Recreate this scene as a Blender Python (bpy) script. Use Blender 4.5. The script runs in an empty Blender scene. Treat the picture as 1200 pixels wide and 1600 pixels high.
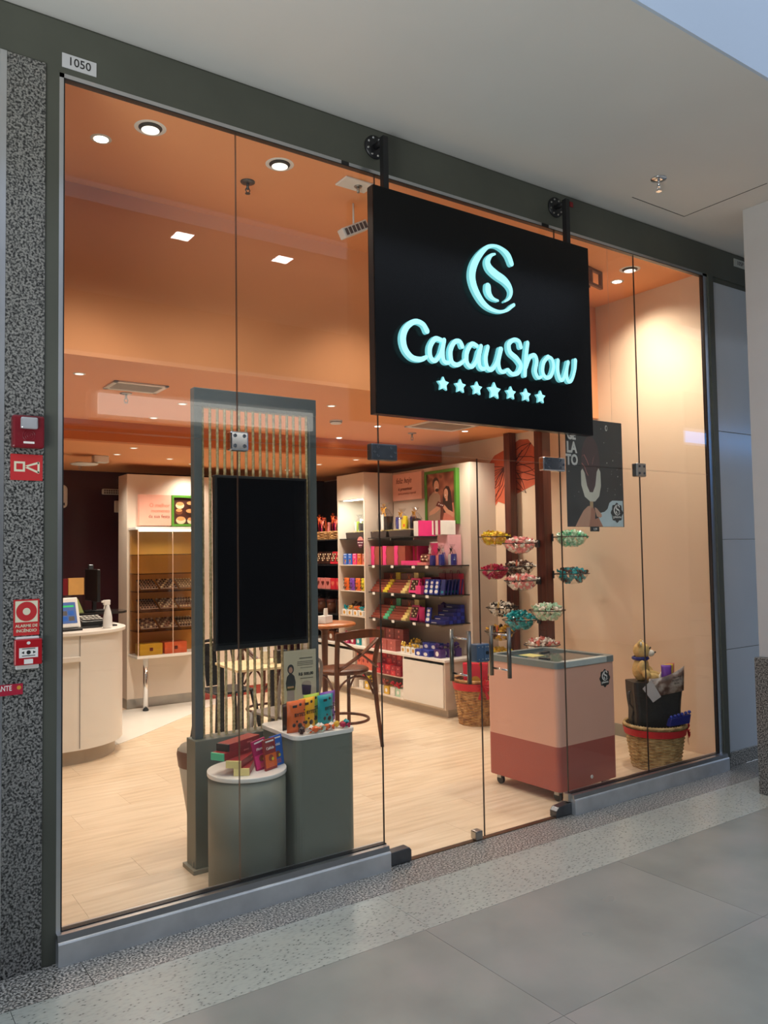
import bpy, bmesh, math, random
from mathutils import Matrix, Vector
random.seed(7)
PI = math.pi
sc = bpy.context.scene
COL = sc.collection

# ------------------------------------------------------------------ camera
cam_d = bpy.data.cameras.new('camera'); cam = bpy.data.objects.new('camera', cam_d); COL.objects.link(cam)
sc.camera = cam
yaw, pitch, roll = 0.607622, 0.0487106, -0.0155218
cy_, sy_, cp_, sp_ = math.cos(yaw), math.sin(yaw), math.cos(pitch), math.sin(pitch)
fw = Vector((sy_*cp_, cy_*cp_, sp_)); rt = Vector((cy_, -sy_, 0)); up = rt.cross(fw)
R_ = math.cos(roll)*rt + math.sin(roll)*up; U_ = -math.sin(roll)*rt + math.cos(roll)*up
cam.matrix_world = Matrix(((R_.x, U_.x, -fw.x, 0), (R_.y, U_.y, -fw.y, -3.397), (R_.z, U_.z, -fw.z, 1.6), (0, 0, 0, 1)))
cam_d.sensor_fit = 'VERTICAL'; cam_d.sensor_height = 36.0; cam_d.lens = 1248.03/1600*36
cam_d.clip_start = 0.05

# ------------------------------------------------------------------ view, world, area lights
vs = sc.view_settings
vs.view_transform = 'Standard'; vs.look = 'None'; vs.gamma = 1.0; vs.use_curve_mapping = False
vs.exposure = 0.0
sc.cycles.use_denoising = True
sc.cycles.max_bounces = 10; sc.cycles.transparent_max_bounces = 24
sc.cycles.sample_clamp_indirect = 4.0
WORLD_STRENGTH = 1.8
w = bpy.data.worlds.new('atrium_daylight'); sc.world = w; w.use_nodes = True
bg = w.node_tree.nodes['Background']; bg.inputs[0].default_value = (0.72, 0.82, 1.0, 1); bg.inputs[1].default_value = WORLD_STRENGTH

def area(name, loc, size, size_y, energy, color, rot=(0, 0, 0)):
    d = bpy.data.lights.new(name, 'AREA'); d.shape = 'RECTANGLE'; d.size = size; d.size_y = size_y
    d.energy = energy; d.color = color
    o = bpy.data.objects.new(name, d); COL.objects.link(o); o.location = loc; o.rotation_euler = rot
    return o
WARM = (1.0, 0.885, 0.75)
SPOT_UP, SPOT_LOW, SPOT_BACK = 74.0, 62.0, 40.0
area('mall_fill_light', (-2.2, -3.4, 1.0), 3.0, 2.4, 255.0, (0.97, 1.0, 0.98), (PI, 0.25, 0))  # unseen fill light, added to brighten the mall ceiling from below

# ------------------------------------------------------------------ helpers
def lin(c):
    c /= 255.0
    return c/12.92 if c <= 0.04045 else ((c+0.055)/1.055)**2.4
def S(r, g, b): return (lin(r), lin(g), lin(b), 1)
MATS = {}
def mat(name, col, rough=0.5, metal=0.0, var=0.06, scale=8.0, bump=0.0, bscale=None, emit=None, es=0.0, spec=0.5, alpha=None):
    if name in MATS: return MATS[name]
    m = bpy.data.materials.new(name); m.use_nodes = True; nt = m.node_tree; N = nt.nodes; L = nt.links
    b = N['Principled BSDF']
    b.inputs['Roughness'].default_value = rough; b.inputs['Metallic'].default_value = metal
    b.inputs['Specular IOR Level'].default_value = spec
    tc = N.new('ShaderNodeTexCoord'); nz = N.new('ShaderNodeTexNoise'); nz.inputs['Scale'].default_value = scale; nz.inputs['Detail'].default_value = 4
    L.new(tc.outputs['Object'], nz.inputs['Vector'])
    rp = N.new('ShaderNodeValToRGB'); rp.color_ramp.elements[0].position = 0.3; rp.color_ramp.elements[1].position = 0.7
    rp.color_ramp.elements[0].color = tuple(c*(1-var) for c in col[:3])+(1,)
    rp.color_ramp.elements[1].color = tuple(min(1, c*(1+var)) for c in col[:3])+(1,)
    L.new(nz.outputs['Fac'], rp.inputs['Fac']); L.new(rp.outputs['Color'], b.inputs['Base Color'])
    if bump:
        bn = N.new('ShaderNodeBump'); bn.inputs['Strength'].default_value = bump; bn.inputs['Distance'].default_value = 0.01
        n2 = N.new('ShaderNodeTexNoise'); n2.inputs['Scale'].default_value = bscale or scale*6; n2.inputs['Detail'].default_value = 3
        L.new(tc.outputs['Object'], n2.inputs['Vector']); L.new(n2.outputs['Fac'], bn.inputs['Height']); L.new(bn.outputs['Normal'], b.inputs['Normal'])
    if emit:
        b.inputs['Emission Color'].default_value = emit; b.inputs['Emission Strength'].default_value = es
    if alpha is not None: b.inputs['Alpha'].default_value = alpha
    MATS[name] = m
    return m
def ramp_mat(name, stops, scale, detail=2, rough=0.4, tex='noise', coord='Object', stretch=(1, 1, 1), spec=0.5, bump=0.0, rvar=0):
    m = bpy.data.materials.new(name); m.use_nodes = True; nt = m.node_tree; N = nt.nodes; L = nt.links
    b = N['Principled BSDF']; b.inputs['Roughness'].default_value = rough; b.inputs['Specular IOR Level'].default_value = spec
    tc = N.new('ShaderNodeTexCoord'); mp = N.new('ShaderNodeMapping'); mp.inputs['Scale'].default_value = stretch
    L.new(tc.outputs[coord], mp.inputs['Vector'])
    if tex == 'noise':
        t = N.new('ShaderNodeTexNoise'); t.inputs['Scale'].default_value = scale; t.inputs['Detail'].default_value = detail; out = t.outputs['Fac']
    else:
        t = N.new('ShaderNodeTexVoronoi'); t.inputs['Scale'].default_value = scale; out = t.outputs['Distance']
    L.new(mp.outputs['Vector'], t.inputs['Vector'])
    rp = N.new('ShaderNodeValToRGB'); cr = rp.color_ramp
    while len(cr.elements) < len(stops): cr.elements.new(0.5)
    for e, (p, c) in zip(cr.elements, stops): e.position = p; e.color = c
    L.new(out, rp.inputs['Fac']); L.new(rp.outputs['Color'], b.inputs['Base Color'])
    if rvar:
        t2 = N.new('ShaderNodeTexNoise'); t2.inputs['Scale'].default_value = 1.2; t2.inputs['Detail'].default_value = 3
        L.new(mp.outputs['Vector'], t2.inputs['Vector'])
        mr = N.new('ShaderNodeMapRange'); mr.inputs['To Min'].default_value = rough-rvar; mr.inputs['To Max'].default_value = rough+rvar
        L.new(t2.outputs['Fac'], mr.inputs['Value']); L.new(mr.outputs['Result'], b.inputs['Roughness'])
    MATS[name] = m
    return m
def glass_mat(name, tint=(1, 1, 1, 1), ior=1.5, rough=0.0, boost=1.0):
    m = bpy.data.materials.new(name); m.use_nodes = True; nt = m.node_tree; N = nt.nodes; L = nt.links
    N.remove(N['Principled BSDF']); out = N['Material Output']
    tr = N.new('ShaderNodeBsdfTransparent'); tr.inputs[0].default_value = tint
    gl = N.new('ShaderNodeBsdfGlossy'); gl.inputs['Roughness'].default_value = rough
    mx = N.new('ShaderNodeMixShader')
    f0 = ((ior-1)/(ior+1))**2
    ge = N.new('ShaderNodeNewGeometry'); dt = N.new('ShaderNodeVectorMath'); dt.operation = 'DOT_PRODUCT'
    L.new(ge.outputs['Normal'], dt.inputs[0]); L.new(ge.outputs['Incoming'], dt.inputs[1])
    ab = N.new('ShaderNodeMath'); ab.operation = 'ABSOLUTE'; L.new(dt.outputs['Value'], ab.inputs[0])
    om = N.new('ShaderNodeMath'); om.operation = 'SUBTRACT'; om.inputs[0].default_value = 1.0; L.new(ab.outputs[0], om.inputs[1])
    pw = N.new('ShaderNodeMath'); pw.operation = 'POWER'; pw.inputs[1].default_value = 5.0; L.new(om.outputs[0], pw.inputs[0])
    mu = N.new('ShaderNodeMath'); mu.operation = 'MULTIPLY_ADD'; mu.inputs[1].default_value = (1-f0)*boost; mu.inputs[2].default_value = f0*boost
    L.new(pw.outputs[0], mu.inputs[0]); mu.use_clamp = True
    L.new(mu.outputs[0], mx.inputs[0]); L.new(tr.outputs[0], mx.inputs[1]); L.new(gl.outputs[0], mx.inputs[2])
    L.new(mx.outputs[0], out.inputs[0])
    MATS[name] = m
    return m

def NB(): return bmesh.new()
def quad(bm, vs, mi=0):
    f = bm.faces.new([bm.verts.new(v) for v in vs]); f.material_index = mi; return f
def box(bm, x0, x1, y0, y1, z0, z1, mi=0, M=None):
    v = [Vector((x, y, z)) for z in (z0, z1) for y in (y0, y1) for x in (x0, x1)]
    if M is not None: v = [M @ p for p in v]
    v = [bm.verts.new(p) for p in v]; fs = []
    for q in ((0, 2, 3, 1), (4, 5, 7, 6), (0, 1, 5, 4), (2, 6, 7, 3), (0, 4, 6, 2), (1, 3, 7, 5)):
        f = bm.faces.new([v[i] for i in q]); f.material_index = mi; fs.append(f)
    return fs
def prism(bm, poly, lo, hi, plane='xz', mi=0, mside=None, smooth=False):
    """extrude a 2D polygon: plane xz -> along y, xy -> along z, yz -> along x"""
    def P(a, b, c): return {'xz': (a, c, b), 'xy': (a, b, c), 'yz': (c, a, b)}[plane]
    A = [bm.verts.new(P(a, b, lo)) for a, b in poly]; B = [bm.verts.new(P(a, b, hi)) for a, b in poly]
    f = bm.faces.new(A); f.material_index = mi
    f = bm.faces.new(B[::-1]); f.material_index = mi
    n = len(poly)
    for i in range(n):
        f = bm.faces.new((A[i], B[i], B[(i+1) % n], A[(i+1) % n])); f.material_index = mi if mside is None else mside; f.smooth = smooth
def lathe(bm, prof, n=24, c=(0, 0, 0), mi=0, smooth=True, axis='z', cap=True):
    rings = []
    def P(a, b, h):
        return {'z': (c[0]+a, c[1]+b, c[2]+h), 'y': (c[0]+a, c[1]+h, c[2]+b), 'x': (c[0]+h, c[1]+a, c[2]+b)}[axis]
    for r, h in prof:
        rings.append([bm.verts.new(P(r*math.cos(2*PI*i/n), r*math.sin(2*PI*i/n), h)) for i in range(n)])
    for a, b in zip(rings, rings[1:]):
        for i in range(n):
            f = bm.faces.new((a[i], a[(i+1) % n], b[(i+1) % n], b[i])); f.smooth = smooth; f.material_index = mi
    if cap:
        for r_ in (rings[0], rings[-1]):
            f = bm.faces.new(r_); f.material_index = mi
def cyl(bm, c, r, h, n=16, axis='z', mi=0, r2=None): lathe(bm, [(r, 0), (r if r2 is None else r2, h)], n, c, mi, True, axis)
def tube(bm, pts, r, n=8, closed=False, mi=0, flat=None):
    pts = [Vector(p) for p in pts]; m = len(pts); rings = []; prev = None
    for i, p in enumerate(pts):
        if closed: t = pts[(i+1) % m]-pts[i-1]
        else: t = pts[min(i+1, m-1)]-pts[max(i-1, 0)]
        t.normalize()
        if prev is None:
            a = Vector((0, 0, 1)) if abs(t.z) < 0.9 else Vector((1, 0, 0)); u = t.cross(a).normalized()
        else:
            u = (prev-t*prev.dot(t)).normalized()
        prev = u; v = t.cross(u); rr = r[i] if isinstance(r, (list, tuple)) else r
        fl = 1.0 if flat is None else flat
        rings.append([bm.verts.new(p+rr*(math.cos(2*PI*k/n)*u+fl*math.sin(2*PI*k/n)*v)) for k in range(n)])
    for i in range(m if closed else m-1):
        a, b = rings[i], rings[(i+1) % m]
        for k in range(n):
            f = bm.faces.new((a[k], a[(k+1) % n], b[(k+1) % n], b[k])); f.smooth = True; f.material_index = mi
    if not closed:
        for q in (rings[0], rings[-1]):
            f = bm.faces.new(q); f.material_index = mi
def ball(bm, c, r, s=(1, 1, 1), sub=2, mi=0, jitter=0.0):
    ret = bmesh.ops.create_icosphere(bm, subdivisions=sub, radius=r)
    for v in ret['verts']:
        k = 1+random.uniform(-jitter, jitter)
        v.co = Vector((v.co.x*s[0]*k+c[0], v.co.y*s[1]*k+c[1], v.co.z*s[2]*k+c[2]))
        for f in v.link_faces: f.smooth = jitter == 0; f.material_index = mi
def obj(name, bm, mats, parent=None, bevel=0.0, label=None, stuff=False, loc=None):
    bmesh.ops.recalc_face_normals(bm, faces=bm.faces)
    me = bpy.data.meshes.new(name); bm.to_mesh(me); bm.free()
    for m in (mats if isinstance(mats, (list, tuple)) else [mats]): me.materials.append(m)
    o = bpy.data.objects.new(name, me); COL.objects.link(o)
    if parent: o.parent = parent
    if loc: o.location = loc
    if bevel:
        b = o.modifiers.new('bevel', 'BEVEL'); b.width = bevel; b.segments = 2; b.limit_method = 'ANGLE'; b.angle_limit = 0.7
    if label: o['label'] = label
    if stuff: o['kind'] = 'stuff'
    return o
def tag(o, label, cat, group=None):
    o['label'] = label; o['category'] = cat
    if group: o['group'] = group
    return o
def thing(name, label, cat, loc=(0, 0, 0), rz=0.0, group=None):
    o = bpy.data.objects.new(name, None); COL.objects.link(o); o.empty_display_size = 0.05
    o.location = loc; o.rotation_euler = (0, 0, rz)
    return tag(o, label, cat, group)
def struct(name, bm, mats, parent=None, bevel=0.0):
    o = obj(name, bm, mats, parent, bevel)
    if parent is None: o['kind'] = 'structure'
    return o
def copy_tree(o, parent=None):
    c = o.copy(); COL.objects.link(c)
    if parent: c.parent = parent
    for ch in o.children: copy_tree(ch, c)
    return c
def dup(o, loc, rz=None, label=None, group=None):
    c = copy_tree(o); c.location = loc
    if rz is not None: c.rotation_euler = (0, 0, rz)
    if label: c['label'] = label
    if group: c['group'] = group
    return c
def text_obj(name, s, size, mats, parent, loc, rot=(PI/2, 0, 0), depth=0.0008, align='CENTER', sx=1.0, bold=0.0, shear=0.0):
    cu = bpy.data.curves.new('t', 'FONT'); cu.body = s; cu.size = size; cu.align_x = align; cu.align_y = 'CENTER'
    cu.extrude = depth; cu.offset = bold; cu.resolution_u = 3; cu.shear = shear
    to = bpy.data.objects.new('t', cu); COL.objects.link(to)
    dg = bpy.context.evaluated_depsgraph_get(); me = bpy.data.meshes.new_from_object(to.evaluated_get(dg))
    bpy.data.objects.remove(to); bpy.data.curves.remove(cu)
    me.name = name; me.materials.clear()
    me.materials.append(mats)
    o = bpy.data.objects.new(name, me); COL.objects.link(o); o.location = loc; o.rotation_euler = rot; o.scale = (sx, 1, 1)
    if parent: o.parent = parent
    return o
def catmull(pts, n=8):
    out = []
    P = [pts[0]]+list(pts)+[pts[-1]]
    for i in range(1, len(P)-2):
        for k in range(n):
            t = k/n; q = []
            for a, b, c, d in zip(P[i-1], P[i], P[i+1], P[i+2]):
                q.append(0.5*((2*b)+(-a+c)*t+(2*a-5*b+4*c-d)*t*t+(-a+3*b-3*c+d)*t**3))
            out.append(tuple(q))
    out.append(tuple(pts[-1])); return out
def stroke(bm, pts, y0, y1, mi=0, mside=None, n=7, cap=5):
    """flat ribbon with varying width (x, z, width) in the xz plane, extruded along y, round ends"""
    c = catmull(pts, n); Lf, Rt = [], []
    def nrm(i):
        a = c[max(i-1, 0)]; b = c[min(i+1, len(c)-1)]
        t = Vector((b[0]-a[0], b[1]-a[1])); t.normalize(); return t
    for i, (x, z, wd) in enumerate(c):
        t = nrm(i); Lf.append((x-t.y*wd/2, z+t.x*wd/2)); Rt.append((x+t.y*wd/2, z-t.x*wd/2))
    def capp(i, sgn):
        t = nrm(i)*sgn; x, z, wd = c[i]; a0 = math.atan2(t.y, t.x)
        return [(x+wd/2*math.cos(a0+PI/2-PI*k/(cap+1)), z+wd/2*math.sin(a0+PI/2-PI*k/(cap+1))) for k in range(1, cap+1)]
    endc = capp(len(c)-1, 1); stc = capp(0, -1)
    rows = [(l, r) for l, r in zip(Lf, Rt)]
    for y, flip in ((y0, 0), (y1, 1)):
        Lv = [bm.verts.new((l[0], y, l[1])) for l, r in rows]; Rv = [bm.verts.new((r[0], y, r[1])) for l, r in rows]
        for i in range(len(rows)-1):
            f = bm.faces.new((Lv[i], Lv[i+1], Rv[i+1], Rv[i])); f.material_index = mi
        E = [bm.verts.new((a, y, b)) for a, b in endc]; Sx = [bm.verts.new((a, y, b)) for a, b in stc]
        f = bm.faces.new([Lv[-1]]+E+[Rv[-1]]); f.material_index = mi
        f = bm.faces.new([Rv[0]]+Sx+[Lv[0]]); f.material_index = mi
        loop = Lv+E+Rv[::-1]+Sx
        if flip == 0: first = loop
        else:
            m = len(loop)
            for i in range(m):
                f = bm.faces.new((first[i], first[(i+1) % m], loop[(i+1) % m], loop[i])); f.material_index = mi if mside is None else mside
def ell(cx, cz, rx, rz, n=14, a0=0, a1=2*PI): return [(cx+rx*math.cos(a0+(a1-a0)*i/n), cz+rz*math.sin(a0+(a1-a0)*i/n)) for i in range(n)]
def flat(bm, poly, y, mi): return quad(bm, [(a, y, b) for a, b in poly], mi)
def rrect(x0, x1, y0, y1, r, n=5):
    out = []
    for cx, cy, a in ((x1-r, y1-r, 0), (x0+r, y1-r, PI/2), (x0+r, y0+r, PI), (x1-r, y0+r, 1.5*PI)):
        out += [(cx+r*math.cos(a+PI/2*k/n), cy+r*math.sin(a+PI/2*k/n)) for k in range(n+1)]
    return out

# ------------------------------------------------------------------ materials
M_header = mat('header_paint', S(80, 82, 73), 0.5, var=0.1, scale=3)
M_alu = mat('aluminium', (0.62, 0.63, 0.65, 1), 0.32, 1.0, var=0.05)
M_sill = mat('scuffed_aluminium', (0.62, 0.65, 0.68, 1), 0.38, 0.7, var=0.16, scale=5)
M_chrome = mat('chrome', (0.75, 0.76, 0.78, 1), 0.12, 1.0, var=0.03)
M_steel = mat('brushed_steel', (0.42, 0.41, 0.39, 1), 0.32, 1.0, var=0.05)
M_dkmetal = mat('dark_patch_metal', (0.12, 0.13, 0.145, 1), 0.3, 0.85, var=0.1, scale=20)
M_black = mat('black_plastic', (0.012, 0.012, 0.013, 1), 0.35)
M_blackm = mat('black_metal', (0.02, 0.02, 0.022, 1), 0.4, 0.3)
M_granite = ramp_mat('grey_granite', [(0.36, S(24, 24, 24)), (0.45, S(76, 76, 74)), (0.53, S(120, 119, 116)), (0.62, S(160, 158, 152)), (0.70, S(66, 65, 63))], 115, 3, 0.28)
M_granite2 = ramp_mat('sill_granite', [(0.36, S(40, 40, 39)), (0.45, S(100, 100, 96)), (0.53, S(150, 148, 142)), (0.62, S(196, 192, 184))], 105, 3, 0.28)
M_terr = ramp_mat('terrazzo', [(0.0, S(44, 46, 44)), (0.14, S(76, 80, 76)), (0.20, S(158, 163, 156)), (0.6, S(170, 174, 166))], 40, tex='voronoi', rough=0.22, stretch=(1, 2.2, 1))
M_mall = ramp_mat('mall_stone_tile', [(0.3, S(124, 128, 123)), (0.5, S(135, 138, 132)), (0.72, S(147, 145, 140))], 2.6, 6, 0.30, rvar=0.08)
M_mall2 = ramp_mat('mall_stone_tile_light', [(0.3, S(126, 130, 126)), (0.5, S(137, 140, 135)), (0.72, S(148, 147, 142))], 2.2, 6, 0.30, rvar=0.08)
M_grout = mat('grout', S(104, 106, 102), 0.8)
M_ceil = mat('white_ceiling_paint', S(205, 203, 198), 0.75, var=0.02, scale=2)
M_bulk = mat('atrium_white', S(182, 197, 214), 0.7, var=0.02, scale=1.5)
M_panel = mat('pale_stone_panel', S(188, 196, 205), 0.16, var=0.03, scale=2)
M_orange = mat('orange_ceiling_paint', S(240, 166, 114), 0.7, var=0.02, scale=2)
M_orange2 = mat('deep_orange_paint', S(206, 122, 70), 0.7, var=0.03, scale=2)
M_cream = mat('cream_wall_paint', S(228, 203, 176), 0.75, var=0.02, scale=2)
M_plum = mat('plum_wall', S(72, 38, 44), 0.25, var=0.05, scale=2)
M_plank = ramp_mat('wood_look_plank', [(0.3, S(205, 180, 150)), (0.5, S(220, 197, 168)), (0.7, S(229, 207, 180))], 5.0, 6, 0.30, stretch=(0.5, 5, 1))
M_plank2 = ramp_mat('wood_look_plank_pale', [(0.3, S(208, 184, 155)), (0.5, S(222, 200, 172)), (0.7, S(231, 211, 186))], 4.2, 6, 0.30, stretch=(0.5, 6, 1))
M_whitetile = mat('white_floor_tile', S(232, 226, 216), 0.25, var=0.02)
M_white = mat('white_laminate', S(232, 226, 218), 0.3, var=0.015)
M_offwhite = mat('cream_laminate', S(222, 206, 190), 0.35, var=0.015)
M_whitep = mat('white_plastic', S(232, 231, 228), 0.4, var=0.02)
M_taupe = mat('taupe_paint', S(138, 134, 118), 0.45, var=0.03)
M_taupe2 = mat('green_grey_paint', S(112, 114, 102), 0.45, var=0.03)
M_greypost = mat('grey_blue_paint', S(92, 98, 98), 0.4, var=0.03)
M_rope = ramp_mat('jute_rope', [(0.3, S(176, 150, 104)), (0.55, S(218, 194, 144)), (0.75, S(236, 216, 172))], 60, 3, 0.9)
M_screen = mat('dark_screen', (0.004, 0.004, 0.005, 1), 0.06, var=0.0)
M_wood = ramp_mat('dark_bentwood', [(0.3, S(70, 36, 18)), (0.55, S(98, 54, 28)), (0.75, S(122, 70, 38))], 6, 5, 0.35, stretch=(3, 3, 0.6))
M_woodtop = ramp_mat('table_wood', [(0.3, S(150, 86, 44)), (0.55, S(176, 106, 58)), (0.75, S(196, 124, 72))], 5, 5, 0.3, stretch=(0.6, 4, 1))
M_pole = ramp_mat('dark_pole_wood', [(0.3, S(66, 30, 22)), (0.55, S(88, 42, 30)), (0.75, S(104, 54, 38))], 5, 5, 0.35, stretch=(6, 6, 0.5))
M_wicker = ramp_mat('wicker', [(0.3, S(128, 84, 44)), (0.5, S(176, 128, 74)), (0.72, S(212, 168, 110))], 24, 3, 0.6)
M_wicker2 = ramp_mat('wicker_pale', [(0.3, S(140, 112, 70)), (0.5, S(176, 146, 96)), (0.72, S(206, 180, 130))], 24, 3, 0.6)
M_red = mat('red_fabric', S(190, 22, 36), 0.55, var=0.12, scale=20)
M_firered = mat('fire_red_plastic', S(178, 24, 34), 0.3)
M_firered2 = mat('dark_red_plastic', S(120, 16, 30), 0.3)
M_signred = mat('red_sign', S(196, 44, 46), 0.45)
M_signcream = mat('cream_print', S(226, 220, 190), 0.5)
M_pinkfr = mat('blush_freezer_paint', S(222, 168, 146), 0.35, var=0.015)
M_rosefr = mat('terracotta_freezer_paint', S(168, 84, 72), 0.33, var=0.015)
M_freezgrey = mat('freezer_grey', S(118, 126, 124), 0.35)
M_fgrey2 = mat('freezer_light_grey', S(186, 192, 188), 0.35)
M_glass = glass_mat('window_glass', (0.97, 0.985, 0.975, 1), 1.5)
M_gedge = mat('glass_edge', S(60, 52, 48), 0.3)
M_acry = glass_mat('clear_acrylic', (0.96, 0.96, 0.95, 1), 1.45)
M_dshelf = mat('dark_glass_shelf', S(44, 42, 42), 0.12)
M_gshelf = glass_mat('shelf_glass', (0.62, 0.55, 0.46, 1), 1.5)
M_amber = mat('amber_panel', S(206, 142, 62), 0.3, var=0.03, scale=2)
M_cello = glass_mat('cellophane', (0.93, 0.92, 0.92, 1), 1.6, 0.08, 1.6)
M_letter = mat('lit_letter', S(190, 240, 245), 0.3, emit=(0.36, 0.92, 1.0, 1), es=0.78)
M_letter_side = mat('lit_letter_side', S(150, 215, 220), 0.3, emit=(0.20, 0.75, 0.80, 1), es=0.5)
M_board = mat('black_sign_board', (0.004, 0.004, 0.0045, 1), 0.25, var=0.0, spec=0.25)
M_lamp = mat('lamp_face', (1, 1, 1, 1), 0.3, emit=(1.0, 0.93, 0.82, 1), es=9.0)
M_lampdim = mat('lamp_face_dim', (1, 1, 1, 1), 0.3, emit=(1.0, 0.9, 0.78, 1), es=1.4)
M_paper = mat('white_paper', S(240, 238, 232), 0.6, var=0.02)
M_ink = mat('black_ink', (0.015, 0.015, 0.015, 1), 0.5)
M_cable = mat('grey_cable', S(180, 178, 175), 0.5)
def C(name, r, g, b, rough=0.35, var=0.06, **k): return mat(name, S(r, g, b), rough, var=var, scale=14, **k)
P_brown = C('chocolate_box_brown', 150, 72, 56); P_brown2 = C('chocolate_box_dark', 104, 46, 38); P_pink = C('hot_pink_print', 232, 60, 130)
P_mag = C('magenta_print', 176, 30, 92); P_yel = C('yellow_print', 226, 206, 50); P_cream = C('butter_print', 232, 212, 140); P_mint = C('mint_print', 90, 196, 150)
P_navy = C('navy_print', 40, 54, 152); P_navy2 = C('dark_navy_print', 28, 36, 112); P_blue = C('blue_print', 42, 104, 200); P_orange = C('orange_print', 226, 104, 40)
P_purple = C('purple_print', 120, 66, 170); P_violet = C('dark_violet_print', 72, 40, 110); P_red = C('red_print', 206, 44, 56); P_crim = C('crimson_print', 150, 26, 44)
P_teal = C('teal_print', 24, 150, 158); P_lime = C('lime_print', 170, 200, 60); P_gold = C('gold_foil', 206, 152, 62, 0.25); P_rose = C('rose_print', 222, 132, 124)
P_salmon = C('salmon_print', 232, 120, 96); P_choc = C('dark_chocolate', 52, 28, 20); P_milk = C('milk_chocolate', 112, 66, 42); P_cr = C('white_chocolate', 228, 208, 170)
P_white = C('white_print', 238, 234, 228); P_grey = C('grey_print', 96, 92, 94); P_dkgrey = C('charcoal_print', 44, 42, 44); P_skin = C('skin_print', 214, 158, 128); P_skin2 = C('skin_print_shade', 188, 124, 96)
P_straw = C('straw_filler', 214, 190, 120, 0.9); P_tealfoil = C('teal_foil', 30, 150, 160, 0.2); P_redfoil = C('cherry_foil', 178, 34, 72, 0.2); P_mintfoil = C('mint_foil', 178, 216, 190, 0.22)
P_pinkfoil = C('pink_foil', 234, 150, 150, 0.22); P_whitefoil = C('white_foil', 232, 226, 216, 0.22); P_darkfoil = C('brown_foil', 74, 48, 40, 0.22); P_goldfoil = C('amber_foil', 220, 176, 60, 0.22)
P_terra = C('terracotta_mural', 196, 92, 60, 0.7); P_leafline = C('leaf_outline', 84, 40, 30, 0.7); P_green = C('green_frame', 74, 128, 40, 0.4)
P_yg = C('green_card', 176, 190, 120)

# ================================================================== SETTING
Z_UP, Z_LOW, Z_BACK, Y_FAS, Y_BEAM, Y_BACK = 3.725, 2.735, 2.565, 1.253, 3.45, 6.0
XL, XR = -0.6, 5.55
# ---- mall floor: bed, granite sill strip, terrazzo strip, stone tiles
bm = NB(); box(bm, -11.7, 35.7, -10, 0.0, -0.2, -0.006); mall_floor = struct('floor', bm, M_grout)
def tile(name, x0, x1, y0, y1, m, g=0.0015, parent=None, z=0.0, t=0.012):
    b = NB(); box(b, x0+g, x1-g, y0+g, y1-g, z-t, z); return obj(name, b, m, parent)
for x0, x1 in ((-1.4, 0.84), (0.84, 2.36), (2.36, 3.88), (3.88, 5.4), (5.4, 7.0)):
    tile('granite_slab', x0, x1, -0.25, 0.0, M_granite2, parent=mall_floor)
for x0, x1 in ((-1.7, 0.55), (0.55, 2.12), (2.12, 3.7), (3.7, 5.27), (5.27, 7.0)):
    tile('terrazzo_slab', x0, x1, -0.645, -0.25, M_terr, 0.001, parent=mall_floor)
pitch_x, x_off = 1.24, 2.092
for r in range(4):
    y1 = -0.645-0.775*r
    for c in range(-4, 6):
        x0 = x_off+pitch_x*c
        tile('stone_tile', x0, x0+pitch_x, y1-0.775, y1, M_mall if (r*3+c*5) % 4 else M_mall2, 0.0009, parent=mall_floor)
tile('stone_floor_field', -11.7, 35.7, -10, -0.645-0.775*4, M_mall, parent=mall_floor)
# ---- shop floor
bm = NB(); box(bm, XL, XR, 0.02, Y_BACK, -0.2, -0.006); shop_floor = struct('floor', bm, mat('tan_grout', S(176, 152, 124), .8))
pl = []
for r in range(20):
    y0 = 0.03+0.30*r
    off = (r*0.37) % 1.2
    for c in range(-1, 6):
        x0 = XL+1.2*c+off; x1 = min(x0+1.2, XR)
        x0 = max(x0, XL)
        if x1-x0 < 0.05: continue
        yc = y0+0.15; xc = (x0+x1)/2
        white = xc < 2.02+(yc-3.5)*1.2 and yc > 3.55
        tile('floor_plank', x0, x1, y0, min(y0+0.30, Y_BACK), M_plank if (r+c) % 2 else M_plank2, 0.0005, parent=shop_floor)
# the white floor field beside the counter runs diagonally across the planks
bm = NB(); prism(bm, [(2.0, 3.49), (2.29, 3.714), (3.0, 4.345), (3.75, 4.98), (1.2, 4.98), (1.2, 3.49)], 0.0, 0.004, 'xy')
obj('white_floor_field', bm, M_whitetile, shop_floor)
# ---- mall ceiling and atrium face
bm = NB(); box(bm, -11.7, 35.7, -1.39, 0.2, 3.84, 3.98); mall_ceiling = struct('ceiling', bm, M_ceil)
bm = NB(); box(bm, -11.7, 35.7, -1.38, -1.2, 3.98, 7.2); box(bm, -11.7, 35.7, -1.405, -1.39, 3.84, 7.2); struct('wall_atrium', bm, M_bulk)
for a in ((4.195, 4.745, -0.207, -0.203), (4.741, 4.745, -0.79, -0.205)):
    bm = NB(); box(bm, a[0], a[1], a[2], a[3], 3.838, 3.842); obj('hatch_joint', bm, M_blackm, mall_ceiling)
# far side of the mall, behind the camera: facade, gallery soffit with two square lamps
M_far = mat('far_facade', S(48, 45, 44), 0.6, var=0.25, scale=0.6)
bm = NB(); box(bm, -12, 36, -10.3, -10.0, -0.2, 7.0); box(bm, 35.7, 36, -10.0, 0.0, -0.2, 7.0); box(bm, -12, -11.7, -10.0, 0.0, -0.2, 7.0); struct('wall_opposite', bm, M_far)
bm = NB(); box(bm, -11.7, 35.7, -10.0, -6.5, 5.95, 6.25); struct('ceiling', bm, M_ceil)
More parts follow.
